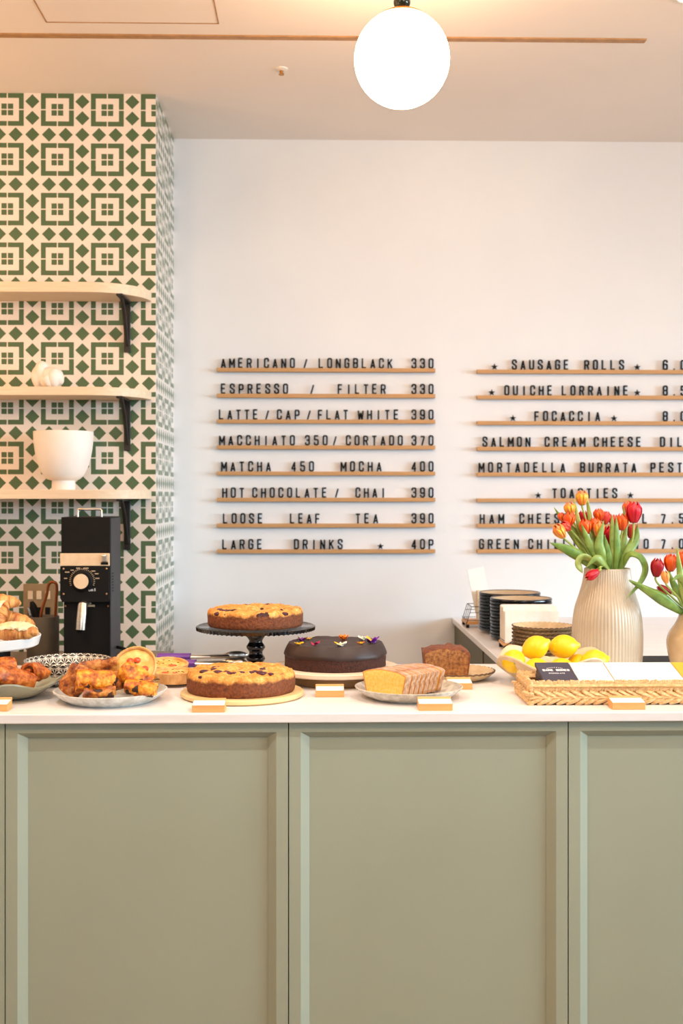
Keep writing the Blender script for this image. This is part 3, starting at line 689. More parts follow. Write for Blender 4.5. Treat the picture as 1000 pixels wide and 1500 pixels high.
# ------------------------------------------------------------------ cakes
def cake(r, h, seed, mt, dome=.006, n=120):
    prof = [(0, 0), (r*.97, 0), (r*.99, .003)]+[(r, .003+(h-.010)*k/6) for k in range(1, 7)]+[(r*.985, h-.002), (r*.95, h+.002)]
    prof += [(r*(.9-.9*k/14), h+.002+dome*math.sin(k/14*PI/2)) for k in range(0, 15)]
    def fn(a, i, r_, z):
        p = (r_*math.cos(a), r_*math.sin(a), z); u = smoothstep(h*.6, h, z)
        d = nz(p, 60, seed)*.0045*u+nz(p, 150, seed)*.0035*u+nz(p, 30, seed+2)*.004*u
        return (max(0, r_+nz(p, 50, seed)*.0012+nz(p, 40, seed+5)*.003*u*(r_ > r*.9)), z+d)
    return MB().revolve(prof, n, fn=fn).build('cake_body', mt)
ys_ = 3.08; xs_ = X(374.5, ys_)
t = thing('cake_stand', 'black glass cake stand with beaded pedestal behind the front cakes', 'cake stand', (xs_, ys_, ZC+.0004)); zp = .1175
def bead_fn(a, i, r, z):
    return (r*(1+.006*math.cos(72*a)) if r > .15 else r, z-(.0018*max(0, math.cos(72*a)) if i in (1, 2) else 0))
MB().revolve([(.02, zp-.006), (.150, zp-.005), (.156, zp-.008), (.157, zp), (.153, zp+.002), (.150, zp), (0, zp-.001)], 216, fn=bead_fn).build('plate', M['blackgloss'], t)
prof = [(0, 0), (.042, 0), (.044, .003), (.036, .009), (.022, .016)]
for k in range(33):
    u = k/32; prof.append((.0165+.0075*(.5-.5*math.cos(u*2*PI*3.0+.2))+.001, .018+u*(zp-.026)))
prof += [(.026, zp-.008), (.026, zp-.005), (0, zp-.005)]
MB().revolve(prof, 48).build('pedestal', M['blackgloss'], t)
t = thing('crumble_cake', 'dark-sided crumble cake raised on the black cake stand', 'cake', (xs_-.001, ys_, ZC+zp+.0004+.0022))
cake(.126, .043, 3, M['crumble']).parent = t
def berries(t, r, h, n, seed, edge=.5):
    rnd = random.Random(seed)
    for k in range(n):
        a = rnd.uniform(PI*1.02, PI*1.98) if rnd.random() < .75 else rnd.uniform(0, 2*PI); q = r*rnd.uniform(edge, .97)
        s_ = rnd.uniform(.004, .008)
        MB().ball((q*math.cos(a), q*math.sin(a), h+.003-(.006 if q > r*.9 else 0)), s_, 8, sc=(1.4, 1.1, .7), fn=lambda a, i, r_, z: (r_*(1+.15*math.sin(3*a)), z)).build('berry', M['berry'], t)
berries(t, .126, .041, 12, 5, .8)
t = thing('crumble_cake', 'berry crumble cake on the round light wood board at the counter front', 'cake', (X(353, 2.69), 2.69, ZC+.0139))
cake(.125, .044, 9, M['crumble2'], .009).parent = t
berries(t, .125, .046, 24, 8, .35)
# chocolate cake
zk = ZC+.0386; yk = 2.9; xk = X(491, yk)
t = thing('chocolate_cake', 'round chocolate cake with dark icing scattered with edible flowers', 'cake', (xk, yk, zk))
rk = .126; hk = .0585
def fnc(a, i, r, z):
    p = (r*math.cos(a), r*math.sin(a), z); return (r+nz(p, 70, 4)*.0012, z)
MB().revolve([(0, 0), (rk*.985, 0), (rk, .002), (rk, .012), (rk, .022), (rk, .0315), (rk-.006, .032), (0, .032)], 120, fn=fnc).build('sponge', M['chocsponge'], t)
def fni(a, i, r, z):
    p = (r*math.cos(a), r*math.sin(a), z)
    return (r+nz(p, 25, 6)*.0012, z+nz(p, 32, 2)*.0016+(nz((math.cos(a), math.sin(a), 0), 6, 3)*.003 if i in (6, 7, 8) else 0)+(nz(p, 30, 9)*.003 if i < 2 else 0))
MB().revolve([(rk-.004, .030), (rk+.0015, .0285), (rk+.0025, .032), (rk+.001, .038), (rk-.002, .045), (rk-.005, .051), (rk-.0085, .0565), (rk-.010, hk+.0008), (rk-.014, hk+.0012), (rk*.75, hk-.001), (rk*.4, hk), (rk*.2, hk), (0, hk)], 120, fn=fni).build('icing', M['choc'], t)
def petcol(n, a, b=None): return mat(n, a, b or a, 200, .5)
FC = {'purple': petcol('viola_purple', '8a2aa8', '5c1a7c'), 'yellow': petcol('viola_yellow', 'f2c318', 'e8a80e'), 'magenta': petcol('petal_magenta', 'c01a5c', 'a01248'), 'orange': petcol('marigold_orange', 'f08a14', 'e2661a'), 'white': petcol('viola_white', 'f6efdc', 'efe4c8'), 'plum': petcol('viola_plum', '6a1040', '4a0c38')}
def flower(px, py, cols, r, npet, tilt, label, rz):
    zf = zk+hk+.0015; tt = (H-zf)*FPX/(py-HY); q = P(px, py, tt)
    r *= 1.25
    t = thing('edible_flower', label, 'flower', (q.x, tt, zf), rz, 'edible flowers on the chocolate cake')
    for k in range(npet):
        a = 2*PI*k/npet+random.uniform(-.2, .2); vs = []; fs = []
        for i in range(7):
            u = i/6; wv = r*.55*math.sin(PI*(.08+.92*u)**.8)**.7*(.85 if u < 1 else .3)
            for j in range(5):
                s_ = (j-2)/2
                vs.append((r*.12+u*r, s_*wv, tilt*r*u**1.3+.15*r*s_*s_*(-1)**k+random.uniform(0, .0005)))
        for i in range(6):
            for j in range(4): fs.append((i*5+j, i*5+j+1, i*5+j+6, i*5+j+5))
        MB().add(vs, fs, M=Matrix.Rotation(a, 4, 'Z')).build('petal', FC[cols[k % len(cols)]], t, solid=.0006)
    MB().ball((0, 0, .0015), .0022, 6).build('flower_centre', FC['yellow' if cols[0] != 'yellow' else 'orange'], t)
flower(443, 938.5, ['plum', 'purple'], .009, 5, .7, 'dark plum viola at the left rim of the chocolate cake', .3)
flower(438, 943.5, ['yellow'], .009, 5, .3, 'yellow flower on the left front rim of the chocolate cake', .9)
flower(452, 936.5, ['yellow'], .006, 4, .6, 'small yellow petals behind the plum viola on the chocolate cake', .1)
flower(462, 944.5, ['magenta'], .0095, 3, .6, 'magenta petal on the left front of the chocolate cake', .7)
flower(503, 936, ['orange'], .0095, 11, .75, 'orange marigold at the centre back of the chocolate cake', 0)
flower(499, 945.5, ['white', 'white', 'yellow'], .012, 5, .45, 'white and yellow flower at the front of the chocolate cake', .5)
flower(531, 937, ['white'], .010, 5, .6, 'white viola at the right back of the chocolate cake', .2)
flower(528, 942.5, ['orange', 'yellow'], .0075, 4, .25, 'orange petals on the right front of the chocolate cake', .4)
flower(545, 941, ['purple', 'purple', 'yellow'], .013, 5, .75, 'bright purple viola at the right rim of the chocolate cake', .1)

# ------------------------------------------------------------------ loaves
def loafpoly(w, h, bulge=.006, taper=.012, n=14):
    pts = [(-w/2+taper, 0), (w/2-taper, 0)]
    for k in range(5): pts.append((w/2-taper+taper*(k+1)/5, h*.82*(k+1)/5))
    for k in range(1, n):
        u = k/n; pts.append((w/2-w*u, h*.82+(h*.18)*math.sin(PI*u)**.6))
    for k in range(5): pts.append((-w/2+taper*k/5, h*.82*(1-k/5)))
    return pts
def loaf_slice(w, h, th, seed, crumbm, crustm, ringm, name, taper=.012, rough=0):
    poly = loafpoly(w, h, taper=taper); n = len(poly); cx, cz = 0, h*.45
    def ins(k): return [(cx+(x-cx)*k, cz+(z-cz)*k) for x, z in poly]
    rings = [(ins(.0), 0), (ins(.5), 0), (ins(.93), 0), (ins(.985), .0006), (poly, .002), (poly, th/2), (poly, th-.002), (ins(.99), th-.0006), (ins(.945), th), (ins(.5), th), (ins(0.), th)]
    vs, fs, mi = [], [], []
    for pl, y in rings:
        for x, z in pl:
            k_ = nz((x, y*3, z), 60, seed)*.0012; q_ = rough*(z > h*.7)*(nz((x, y, z), 70, seed+4)+.7*nz((x, y, z), 160, seed+8)); vs.append((x+k_, y, z+k_*.8*(z > h*.5)+q_))
    b = MB()
    mm = [0, 0, 2, 1, 1, 1, 1, 2, 0, 0]
    for i in range(len(rings)-1):
        for j in range(n):
            j2 = (j+1) % n; fs.append((i*n+j, i*n+j2, (i+1)*n+j2, (i+1)*n+j)); mi.append(mm[i])
    b.add(vs, fs); b.mi = mi
    return b.build(name, [crumbm, crustm, ringm], smooth=50)
# lemon loaf: rows of slices leaning back along its axis
TH = math.radians(38); dirv = Vector((math.sin(TH), math.cos(TH), 0))
fc = Vector((X(562.5, 2.615), 2.615, ZC+.0066))
wl, hl = .124, .062
names8 = ['cut end slice of the lemon loaf showing its yellow crumb', 'second slice of the lemon loaf, just behind the cut end']+[f'{ORD[k]} slice of the glazed lemon loaf counted from the cut end' for k in range(3, 8)]+['glazed far end piece of the lemon loaf, nearest the brown loaf']
rnd = random.Random(4)
for k in range(8):
    o = loaf_slice(wl-.0012*k, hl-.0005*k, .0165 if k else .022, k+1, M['lemoncrumb'], M['glazed'], M['lemoncrust'], 'loaf_slice')
    d = .0 if k == 0 else .0235+.0186*(k-1)
    sd = Vector((dirv.y, -dirv.x, 0))*(.0013*k+.0007*((k*5) % 3-1))+Vector((0, 0, .002+.0006*((k*7) % 3)))
    o.location = fc+dirv*d+sd+Vector((0, 0, .0003))
    o.rotation_euler = (rnd.uniform(-.02, .02)*0, 0, -TH+rnd.uniform(-.035, .035))
    tag(o, names8[k], 'cake slice', 'slices of the lemon loaf')
o = loaf_slice(.118, .076, .098, 30, M['banana'], M['bananacrust'], M['bananacrust'], 'banana_loaf', .006, .004)
o.location = (X(654, 2.89)+.0, 2.885, ZC+.0064); o.rotation_euler = (0, 0, -.04)
tag(o, 'dark brown banana loaf with a cut speckled face on the ribbed plate', 'cake')

# ------------------------------------------------------------------ pastries
def croissant(L, R, bend, seed, mt, turns=7):
    m = 64; b = MB(); pts = []; rr = []
    for i in range(m+1):
        u = i/m*2-1; a = u*bend; Rc = L/(2*bend) if bend > .01 else 0
        pts.append(Vector((Rc*math.sin(a), Rc*(1-math.cos(a)), 0)))
        env = (1-abs(u)**2.3)**.8*.93+.07; st = (abs(u)*turns/2) % 1
        rr.append(R*env*(1-.14*st+.02))
    n = 24; vs = []; fs = []
    for i, p in enumerate(pts):
        u = i/m*2-1; a = u*bend; T = Vector((math.cos(a), math.sin(a), 0)); B_ = Vector((-math.sin(a), math.cos(a), 0))
        for j in range(n):
            q = 2*PI*j/n; d = B_*math.cos(q)*1.08+Vector((0, 0, 1))*math.sin(q)*.86
            v = p+d*rr[i]; v += d*nz(v, 90, seed)*.0025; vs.append(v)
    for i in range(m):
        for j in range(n): fs.append((i*n+j, i*n+(j+1) % n, (i+1)*n+(j+1) % n, (i+1)*n+j))
    fs += [tuple(range(n)), tuple(range(m*n, m*n+n))]
    return b.add(vs, fs)
def place(b, name, mt, px, py, Y, rot, label, cat, group=None):
    o = b.build(name, mt); q = P(px, py, Y); o.location = q; o.rotation_euler = rot
    return tag(o, label, cat, group)
# white stand with croissants
yv = 2.95; xv = X(-30, yv); zv = ZC+.0004
t = thing('cake_stand', 'white raised stand carrying the croissants at the left edge', 'cake stand', (xv, yv, zv))
MB().revolve([(0, .082), (.138, .082), (.145, .086), (.151, .108), (.150, .1095), (.1475, .109), (.142, .091), (0, .089)], 80).build('dish', M['white_glaze'], t)
MB().revolve([(0, 0), (.055, 0), (.055, .004), (.025, .014), (.018, .04), (.022, .076), (.035, .083), (0, .083)], 48).build('foot', M['white_glaze'], t)
gp = 'croissants on the white stand'
def crois(px, py, Y, rot, L, R, seed, lab, ice):
    q = P(px, py, Y); t = thing('croissant', lab, 'croissant', q, 0, gp)
    o = croissant(L, R, .95, seed, None).build('pastry', M['croissant'], t, rot=rot)
    if ice:
        b = MB(); vs = []; fs = []; n = 14; m = 30
        for i in range(m+1):
            u = i/m*1.5-.75; a = u*.95; Rc = L/1.9; p = Vector((Rc*math.sin(a), Rc*(1-math.cos(a)), 0)); B_ = Vector((-math.sin(a), math.cos(a), 0))
            env = (1-abs(u)**2.3)**.8*.93+.07
            for j in range(n+1):
                ph = PI*(.12+.76*j/n)+.3*nz((u*3, j*.3, 0), 2, seed); d = B_*math.cos(ph)*1.08+Vector((0, 0, 1))*math.sin(ph)*.86
                v = p+d*(R*env*1.03+.001); v += d*nz(v, 140, seed+4)*.004; vs.append(v)
        for i in range(m):
            for j in range(n): fs.append((i*(n+1)+j, i*(n+1)+j+1, (i+1)*(n+1)+j+1, (i+1)*(n+1)+j))
        b.add(vs, fs).build('almond_icing', M['icing'], t, rot=rot, solid=.002)
crois(22, 925.5, 2.885, (0, 0, PI+.15), .125, .027, 1, 'almond iced croissant at the front right of the white stand', True)
crois(24, 909.5, 2.975, (.1, .35, .5), .12, .025, 2, 'sugar-dusted croissant sloping down behind the iced one on the white stand', False)
crois(-8, 909, 2.90, (0, -1.0, .3), .12, .028, 3, 'upright croissant at the left edge in front of the white stand pile', True)
crois(2, 881, 2.95, (0, .12, .15), .105, .022, 4, 'topmost croissant of the pile on the white stand', False)
crois(-50, 922, 2.98, (0, 0, 2.2), .13, .027, 5, 'croissant under the pile on the white stand, mostly out of frame', False)

def spiral(R, L, th, turns, seed, n=60):
    """rolled sheet of pastry: spiral section extruded along x"""
    b = MB(); vs = []; fs = []; prof_o, prof_i = [], []
    for k in range(n+1):
        u = k/n; a = u*turns*2*PI; r = R*(1-.78*u)
        prof_o.append((r*math.cos(a), r*math.sin(a))); prof_i.append(((r-th*(1-.3*u))*math.cos(a), (r-th*(1-.3*u))*math.sin(a)))
    poly = prof_o+prof_i[::-1]; m = len(poly); S = 24
    for s_ in range(S+1):
        x = L*(s_/S-.5); k_ = 1-.10*abs(2*s_/S-1)**3
        for (a, c) in poly:
            v = Vector((x*(1+.12*nz((a, c, 0), 50, seed+9)), a*k_*1.08, c*k_*.92)); v += Vector((nz(v, 38, seed)*.8, nz(v, 38, seed+3), nz(v, 38, seed+6)))*.0065+Vector((nz(v, 110, seed), nz(v, 110, seed+3), nz(v, 110, seed+6)))*.002; vs.append(v)
    for s_ in range(S):
        for j in range(m): fs.append((s_*m+j, s_*m+(j+1) % m, (s_+1)*m+(j+1) % m, (s_+1)*m+j))
    for s_ in (0, S):
        for k in range(n): fs.append((s_*m+k, s_*m+k+1, s_*m+m-2-k, s_*m+m-1-k))
    return b.add(vs, fs)
def roll(px, py, Y, rot, R, L, seed, lab, grp, mt, fill=True, turns=1.6, th=.009):
    q = P(px, py, Y); t = thing('pastry_roll', lab, 'pastry', q, 0, grp)
    spiral(R, L, th, turns, seed).build('crust', mt, t, rot=rot)
    if fill:
        b = MB(); b.tube([(-L*.44, 0, 0), (0, 0, 0), (L*.44, 0, 0)], R*.72, 20, flat=.95); b.disp(.002, 60, seed)
        b.build('filling', M['filling'], t, rot=rot)
g2 = 'cheesy rolls on the pale speckled plate'
roll(138, 1000, 2.57, (.3, .10, .35), .031, .078, 1, 'golden cheese roll lying at the front left of the speckled plate', g2, M['cheese'])
roll(112, 998, 2.605, (.9, -1.05, .5), .029, .066, 2, 'upright browned roll at the left end of the speckled plate', g2, M['pastry'])
roll(140, 979, 2.675, (2.3, -.16, .15), .026, .092, 3, 'brown roll lying across the back of the speckled plate', g2, M['pastry'])
roll(199, 995, 2.590, (1.0, .5, -.3), .027, .074, 4, 'cheese roll leaning on the pile below the tilted tart', g2, M['cheese'])
roll(206, 1009, 2.555, (.2, .10, -.15), .023, .066, 5, 'low cheese roll at the front right of the speckled plate', g2, M['cheese'])
roll(146, 1016, 2.540, (.2, -.03, .1), .015, .066, 6, 'thin red-brown roll at the front bottom of the speckled plate', g2, M['pastry'])
roll(172, 998, 2.60, (.5, -.2, 1.0), .025, .056, 7, 'browned roll with its dark open end forward, in the middle of the plate', g2, M['pastry'])
g3 = 'cinnamon pastries on the grey-green plate'
roll(22, 994, 2.64, (.6, .32, .55), .026, .085, 11, 'long twisted cinnamon pastry lying across the grey-green plate', g3, M['cinnamon'], False)
roll(52, 986.5, 2.69, (0.4, .1, 1.15), .027, .05, 12, 'curled cinnamon pastry at the right of the grey-green plate', g3, M['cinnamon'], False, 1.3)
roll(0, 979, 2.70, (.5, -.1, .2), .026, .075, 13, 'cinnamon pastry at the back left of the grey-green plate', g3, M['cinnamon'], False)
roll(-20, 1000, 2.65, (.5, -.1, -.3), .026, .075, 14, 'cinnamon pastry cut off by the left picture edge', g3, M['cinnamon'], False)

def tart(px, py, Y, rot, r, h, seed, lab, toms):
    q = P(px, py, Y); t = thing('quiche_tart', lab, 'tart', q, 0, 'quiche tarts')
    t.rotation_euler = rot
    def fn(a, i, r_, z): return (r_*(1+(.012*math.cos(40*a) if 1 <= i <= 3 else 0)), z+(.0012*nz((math.cos(a), math.sin(a), 0), 5, seed) if i > 2 else 0))
    MB().revolve([(0, 0), (r*.86, 0), (r*.94, h*.5), (r, h), (r-.003, h+.002), (r-.006, h), (r-.007, h*.75), (0, h*.72)], 120, fn=fn).build('crust', M['crust'], t)
    def f2(a, i, r_, z): p = (r_*math.cos(a), r_*math.sin(a), z); return (r_, z+nz(p, 70, seed)*.003)
    MB().revolve([(r-.0065, h*.8), (r*.75, h*.88), (r*.5, h*.9), (r*.25, h*.9), (0, h*.9)], 60, fn=f2).build('filling', M['egg'], t)
    rnd = random.Random(seed)
    for k in range(toms):
        a = rnd.uniform(0, 2*PI); d = r*rnd.uniform(.15, .55)
        MB().ball((d*math.cos(a), d*math.sin(a), h*.92), .009, 10, sc=(1, .8, .35)).build('tomato', M['tomato'], t)
    for k in range(9):
        a = rnd.uniform(0, 2*PI); d = r*rnd.uniform(.1, .7)
        MB().ball((d*math.cos(a), d*math.sin(a), h*.95), .0022, 6, sc=(1.3, .8, .4)).build('herb', M['herb'], t)
tart(200, 984, 2.70, (1.0, .12, -.25), .054, .024, 3, 'quiche tart tilted up on its side behind the cheese rolls', 4)
tart(254, 998.5, 2.845, (0, 0, 0), .056, .026, 5, 'quiche tart lying flat on the ribbed plate', 2)
tart(246, 985, 2.955, (.14, -.0, .4), .051, .026, 6, 'quiche tart standing at the back of the ribbed plate behind the other', 1)

# ------------------------------------------------------------------ tongs
def tongs(loc, rz, lab, L=.27, grip=True):
    t = thing('serving_tongs', lab, 'tongs', loc, rz, 'serving tongs')
    for s_, z0 in ((1, .007), (-1, .012)):
        pts = [(0, .0, z0+.002), (L*.25, s_*.016, z0+.003), (L*.6, s_*.024, z0+.003), (L*.8, s_*.022, z0+.003)]
        b = MB(); b.tube(catmull(pts, 6), .0095, 12, flat=.62)
        arm = b.build('arm', M['chrome'], t)
        b = MB(); b.ball((L*.88, s_*.019, z0+.004), .03, 12, sc=(1.0, .35, .42), fn=lambda a, i, r, z: (r*(1+.10*math.cos(8*a)), z))
        b.build('scalloped_tip', M['chrome'], arm)
        if grip:
            pg = [Vector(p) for p in catmull(pts, 6)[:9]]
            MB().tube(pg, .0135, 14, flat=.72).build('grip', M['purple'], arm)
    return t
tongs((X(247, 3.045), 3.045, ZC+.012), .03, 'purple-handled serving tongs lying left of the black cake stand', .195)
tongs((X(232, 3.12), 3.12, ZC+.018), .10, 'purple-handled tongs lying behind the nearer pair', .235)
tongs((X(234, 3.09)-.22, 3.085, ZC), .02, 'steel tongs whose ribbed tips show behind the quiche tarts', .25, False)

# ------------------------------------------------------------------ price blocks
def block(px, py, wpx, label, rz=0):
    tt = (H-ZC)*FPX/(py-HY); c = P(px, py, tt); wd = wpx/FPX*tt
    t = thing('price_block', label, 'card holder', (c.x, c.y, ZC+.0003), rz, 'wooden price blocks on the counter')
    MB().prism([(0, 0), (.040, 0), (.040, .024), (.036, .024), (.034, .019), (.0, .0145)], -wd/2, wd/2, 'x').build('wood_block', M['block'], t, smooth=0, bevel=.0008)
    MB().prism([(.001, .0149), (.033, .0192), (.033, .0198), (.001, .0155)], -wd/2+.001, wd/2-.001, 'x').build('price_card', M['card'], t, smooth=0)
block(305, 1043, 48, 'wooden price block in front of the berry crumble cake')
block(483, 1021.5, 42, 'wooden price block in front of the chocolate cake')
block(638, 1042, 50, 'wooden price block in front of the sliced lemon loaf')
block(674, 1011, 36, 'wooden price block in front of the brown banana loaf')
block(921, 1041.5, 49, 'wooden price block in front of the woven basket')
block(-14, 1040.5, 49, 'wooden price block cut off by the left edge beside the grey-green plate')

# ------------------------------------------------------------------ lemons
def lemon_mb(seed):
    prof = [(0, -.037), (.003, -.0365), (.006, -.034), (.011, -.0305), (.018, -.0255)]
    for k in range(1, 10):
        u = -1+2*k/10; prof.append((.0285*math.sqrt(max(0, 1-(u*.88)**2)), u*.0275))
    prof += [(.0165, .027), (.0095, .0315), (.0065, .035), (.005, .038), (.002, .0395), (0, .0395)]
    return MB().revolve(prof, 36, fn=lambda a, i, r, z: (r*(1+.02*math.sin(2*a+seed)), z))
LM = [(752, 968.5, 2.815, (-.1, -1, .02), 1.0, 'lemon at the left of the bowl with its stem end facing forward'),
      (784, 948.5, 2.845, (.75, -.25, .42), 1.02, 'upper left lemon of the pile with its tip pointing up right'),
      (825, 947, 2.86, (.95, -.1, .10), 1.05, 'upper right lemon of the pile in the cream bowl'),
      (786, 981, 2.80, (.6, -.6, .1), 1.0, 'lower lemon below the upper left one, behind the dark wrappers'),
      (822, 981, 2.80, (1, .1, 0), .98, 'lower lemon in the middle of the bowl behind the basket'),
      (846, 974, 2.87, (.2, .9, .1), .95, 'small lemon peeking out between the upper right and right-hand lemons'),
      (870, 969, 2.835, (.95, .1, .22), 1.02, 'right-hand lemon beside the ribbed vase')]
for k, (px, py, Y, ax, s_, lab) in enumerate(LM):
    q = P(px, py, Y); t = thing('lemon', lab, 'lemon', q, 0, 'lemons in the cream bowl')
    R_ = align(ax); t.rotation_euler = R_.to_euler(); t.scale = (s_,)*3
    lemon_mb(k).build('peel', M['lemon'], t)
    MB().revolve([(0, .0400), (.0028, .0398), (.0032, .038), (0, .037)], 12).build('stem_end', M['lemon_tip'], t)

# ------------------------------------------------------------------ basket and packets
bx0, bx1, by0, by1, bh = X(776, 2.55), X(776, 2.55)+.40, 2.555, 2.705, .052
t = thing('woven_basket', 'rectangular woven seagrass tray basket holding the wrapped bars', 'basket', (bx0, by0, ZC+.0003))
bw, bd = bx1-bx0, by1-by0
MB().box(.01, bw-.01, .01, bd-.01, .001, .008).build('base', M['wicker'], t, smooth=0)
def strand(b, c, d, L, r, seed, flat=.5):
    d = Vector(d).normalized(); b.tube([Vector(c)+d*L*(u-.5) for u in (0, .12, .3, .5, .7, .88, 1)], r, 8, rf=lambda u: r*(.25+.75*math.sin(PI*min(max(u, .04), .96))**.6), flat=flat)
sides = [(Vector((0, 0, 0)), Vector((1, 0, 0)), bw, Vector((0, -1, 0))), (Vector((0, 0, 0)), Vector((0, 1, 0)), bd, Vector((-1, 0, 0))), (Vector((0, bd, 0)), Vector((1, 0, 0)), bw, Vector((0, 1, 0))), (Vector((bw, 0, 0)), Vector((0, 1, 0)), bd, Vector((1, 0, 0)))]
br = MB(); wr = MB(); rnd = random.Random(3)
for o_, d_, L_, n_ in sides:
    up = Vector((0, 0, 1)); m = int(L_/.021)
    for k in range(m+1):
        c = o_+d_*(L_*(k+.2)/max(1, m))
        for s_, zc in ((1, .0095), (-1, .0215)):
            strand(br, c+up*zc+n_*(-.002+rnd.uniform(-.0012, .0012))+d_*(rnd.uniform(-.002, .002)+(.010 if s_ > 0 else 0)), d_*1.0+up*s_*rnd.uniform(.34, .5), .040+rnd.uniform(-.004, .004), .0098+rnd.uniform(-.001, .001), k, .62)
    m = int(L_/.0054)
    for k in range(m+1):
        c = o_+d_*(L_*k/max(1, m))+up*(.0410+rnd.uniform(-.001, .001))-n_*.0035
        strand(wr, c+d_*rnd.uniform(-.001, .001), up+d_*rnd.uniform(-.12, .22), .026+rnd.uniform(-.002, .002), .0052, k, .62)
    c0_, c1_ = o_+up*.041-n_*.008, o_+d_*L_+up*.041-n_*.008
    wr.tube([c0_, c1_], .0115, 8, flat=.5); br.tube([o_+up*.016-n_*.008, o_+d_*L_+up*.016-n_*.008], .015, 8, flat=.45)
br.build('braided_band', M['wicker'], t); wr.build('wrapped_rim', M['wicker'], t)
# packets: shallow tilt, tops at the back
tilt = math.radians(13)
def packet(xa, xb, zoff, mt, lab, grp, dy=0, name='wrapped_bar', txt=False, depth=.118, th=.008, edge=None):
    o = thing(name, lab, 'chocolate bar', (xa, by0+.018+dy, ZC+.040+zoff), 0, grp); o.rotation_euler = (tilt, 0, 0)
    MB().box(0, xb-xa, 0, depth, 0, th).build('wrapper', mt, o, smooth=0, bevel=.001)
    if edge: MB().box(-.0012, .0002, 0, depth, .001, th-.0005).build('coloured_edge', edge, o, smooth=0)
    if txt:
        b = MB(); T_ = Matrix.Translation((.009, .062, th+.0004)) @ Matrix.Rotation(-PI/2, 4, 'X')
        hh = .0115; xx = 0
        for ch in 'BARE BONES':
            if ch != ' ': glyph(b, ch, hh, th=.17, d=.0006, M_=T_, x0=xx)
            xx += .0062
        T2 = Matrix.Translation((.02, .046, th+.0004)) @ Matrix.Rotation(-PI/2, 4, 'X')
        for k, ch in enumerate('CHOCOLATE'): glyph(b, ch, .0055, th=.15, d=.0006, M_=T2, x0=k*.0042)
        for k in range(9):
            a = math.radians(150-120*k/8); T3 = Matrix.Translation((.039+.020*math.cos(a), .072+.012*math.sin(a), th+.0004))
            b.box(-.0008, .0008, -.0016, .0016, -.0003, .0003, M=T3)
        b.build('lettering', M['whiteprint'], o, smooth=0)
    return o
xd0 = X(781, 2.70)
gb = 'wrapped bars in the woven basket'
for k, nm in enumerate(('lowest', 'third from the top', 'second from the top')):
    packet(xd0+.002+.0015*k, xd0+.078, -.024+.0083*k, M['navy'], f'dark navy wrapped bar, {nm} in the left stack of the basket', gb)
packet(xd0, xd0+.078, .0015, M['navy'], 'dark navy wrapped bar with white lettering on top of the left stack', gb, txt=True)
xw = xd0+.0795
packet(xw, xw+.079, .001, M['card'], 'narrow white wrapped bar beside the navy stack in the basket', gb)
packet(xw+.081, xw+.081+.156, .001, M['card'], 'wide white packet in the middle of the basket with an orange left edge', gb, edge=M['orange_edge'])
packet(xw+.239, xw+.239+.06, .001, M['yellow_pack'], 'yellow wrapped bar at the right edge of the basket', gb, edge=M['orange_edge'])
# dark tablet lying on the worktop behind the basket
o = thing('tablet', 'dark tablet lying flat behind the woven basket between the two vases', 'tablet', (X(921, 3.15), 3.12, ZC+.0003), .0)
MB().box(0, .22, 0, .15, 0, .010).build('case', M['black'], o, smooth=0, bevel=.003)
MB().box(.006, .214, .006, .144, .0098, .0104).build('screen', M['black'], o, smooth=0)

# ------------------------------------------------------------------ vases
def vase(px, Y, prof, label, mt, ribs=0):
    def fn(a, i, r, z): return (r*(1+(.016*abs(math.sin(ribs*a/2)) if ribs and 2 < i < len(prof)-5 else 0)), z)
    o = MB().revolve(prof, ribs*6 if ribs else 72, fn=fn).build('flower_vase', mt, loc=(X(px, Y), Y, ZC+.0004))
    return tag(o, label, 'vase')
YV = 3.05; k_ = YV/FPX
def rz_prof(pts, Y, zbase=ZC):
    out = [(0, 0)]
    sm = catmull([(w_/FPX*Y, P(0, py, Y).z-zbase, 0) for py, w_ in pts], 6)
    out += [(max(.001, v.x), max(0, v.y)) for v in sm]
    return out
pts = [(984.4, 44), (978, 49), (940, 50.8), (912, 49.5), (892, 46.5), (874, 41), (858, 36.5), (845, 34), (834, 32.8)]
pr = rz_prof(pts, YV); pr += [(pr[-1][0]-.001, pr[-1][1]+.0012), (pr[-1][0]-.005, pr[-1][1]), (pr[-1][0]-.006, pr[-1][1]-.03), (.05, .16), (.05, .02), (0, .02)]
vase(889, YV, pr, 'tall ribbed beige stoneware vase holding the larger tulip bunch', M['vase'], 62)
YV2 = 2.98
pts = [(990.4, 28), (985, 33), (962, 39), (944, 41.5), (930, 38), (915, 28.5), (905, 24), (898, 23)]
pr = rz_prof(pts, YV2); pr += [(pr[-1][0]-.001, pr[-1][1]+.0012), (pr[-1][0]-.004, pr[-1][1]), (pr[-1][0]-.005, pr[-1][1]-.03), (.05, .08), (.05, .02), (0, .02)]
vase(1018, YV2, pr, 'smaller glossy sand-coloured vase of tulips at the right edge', M['vase2'])

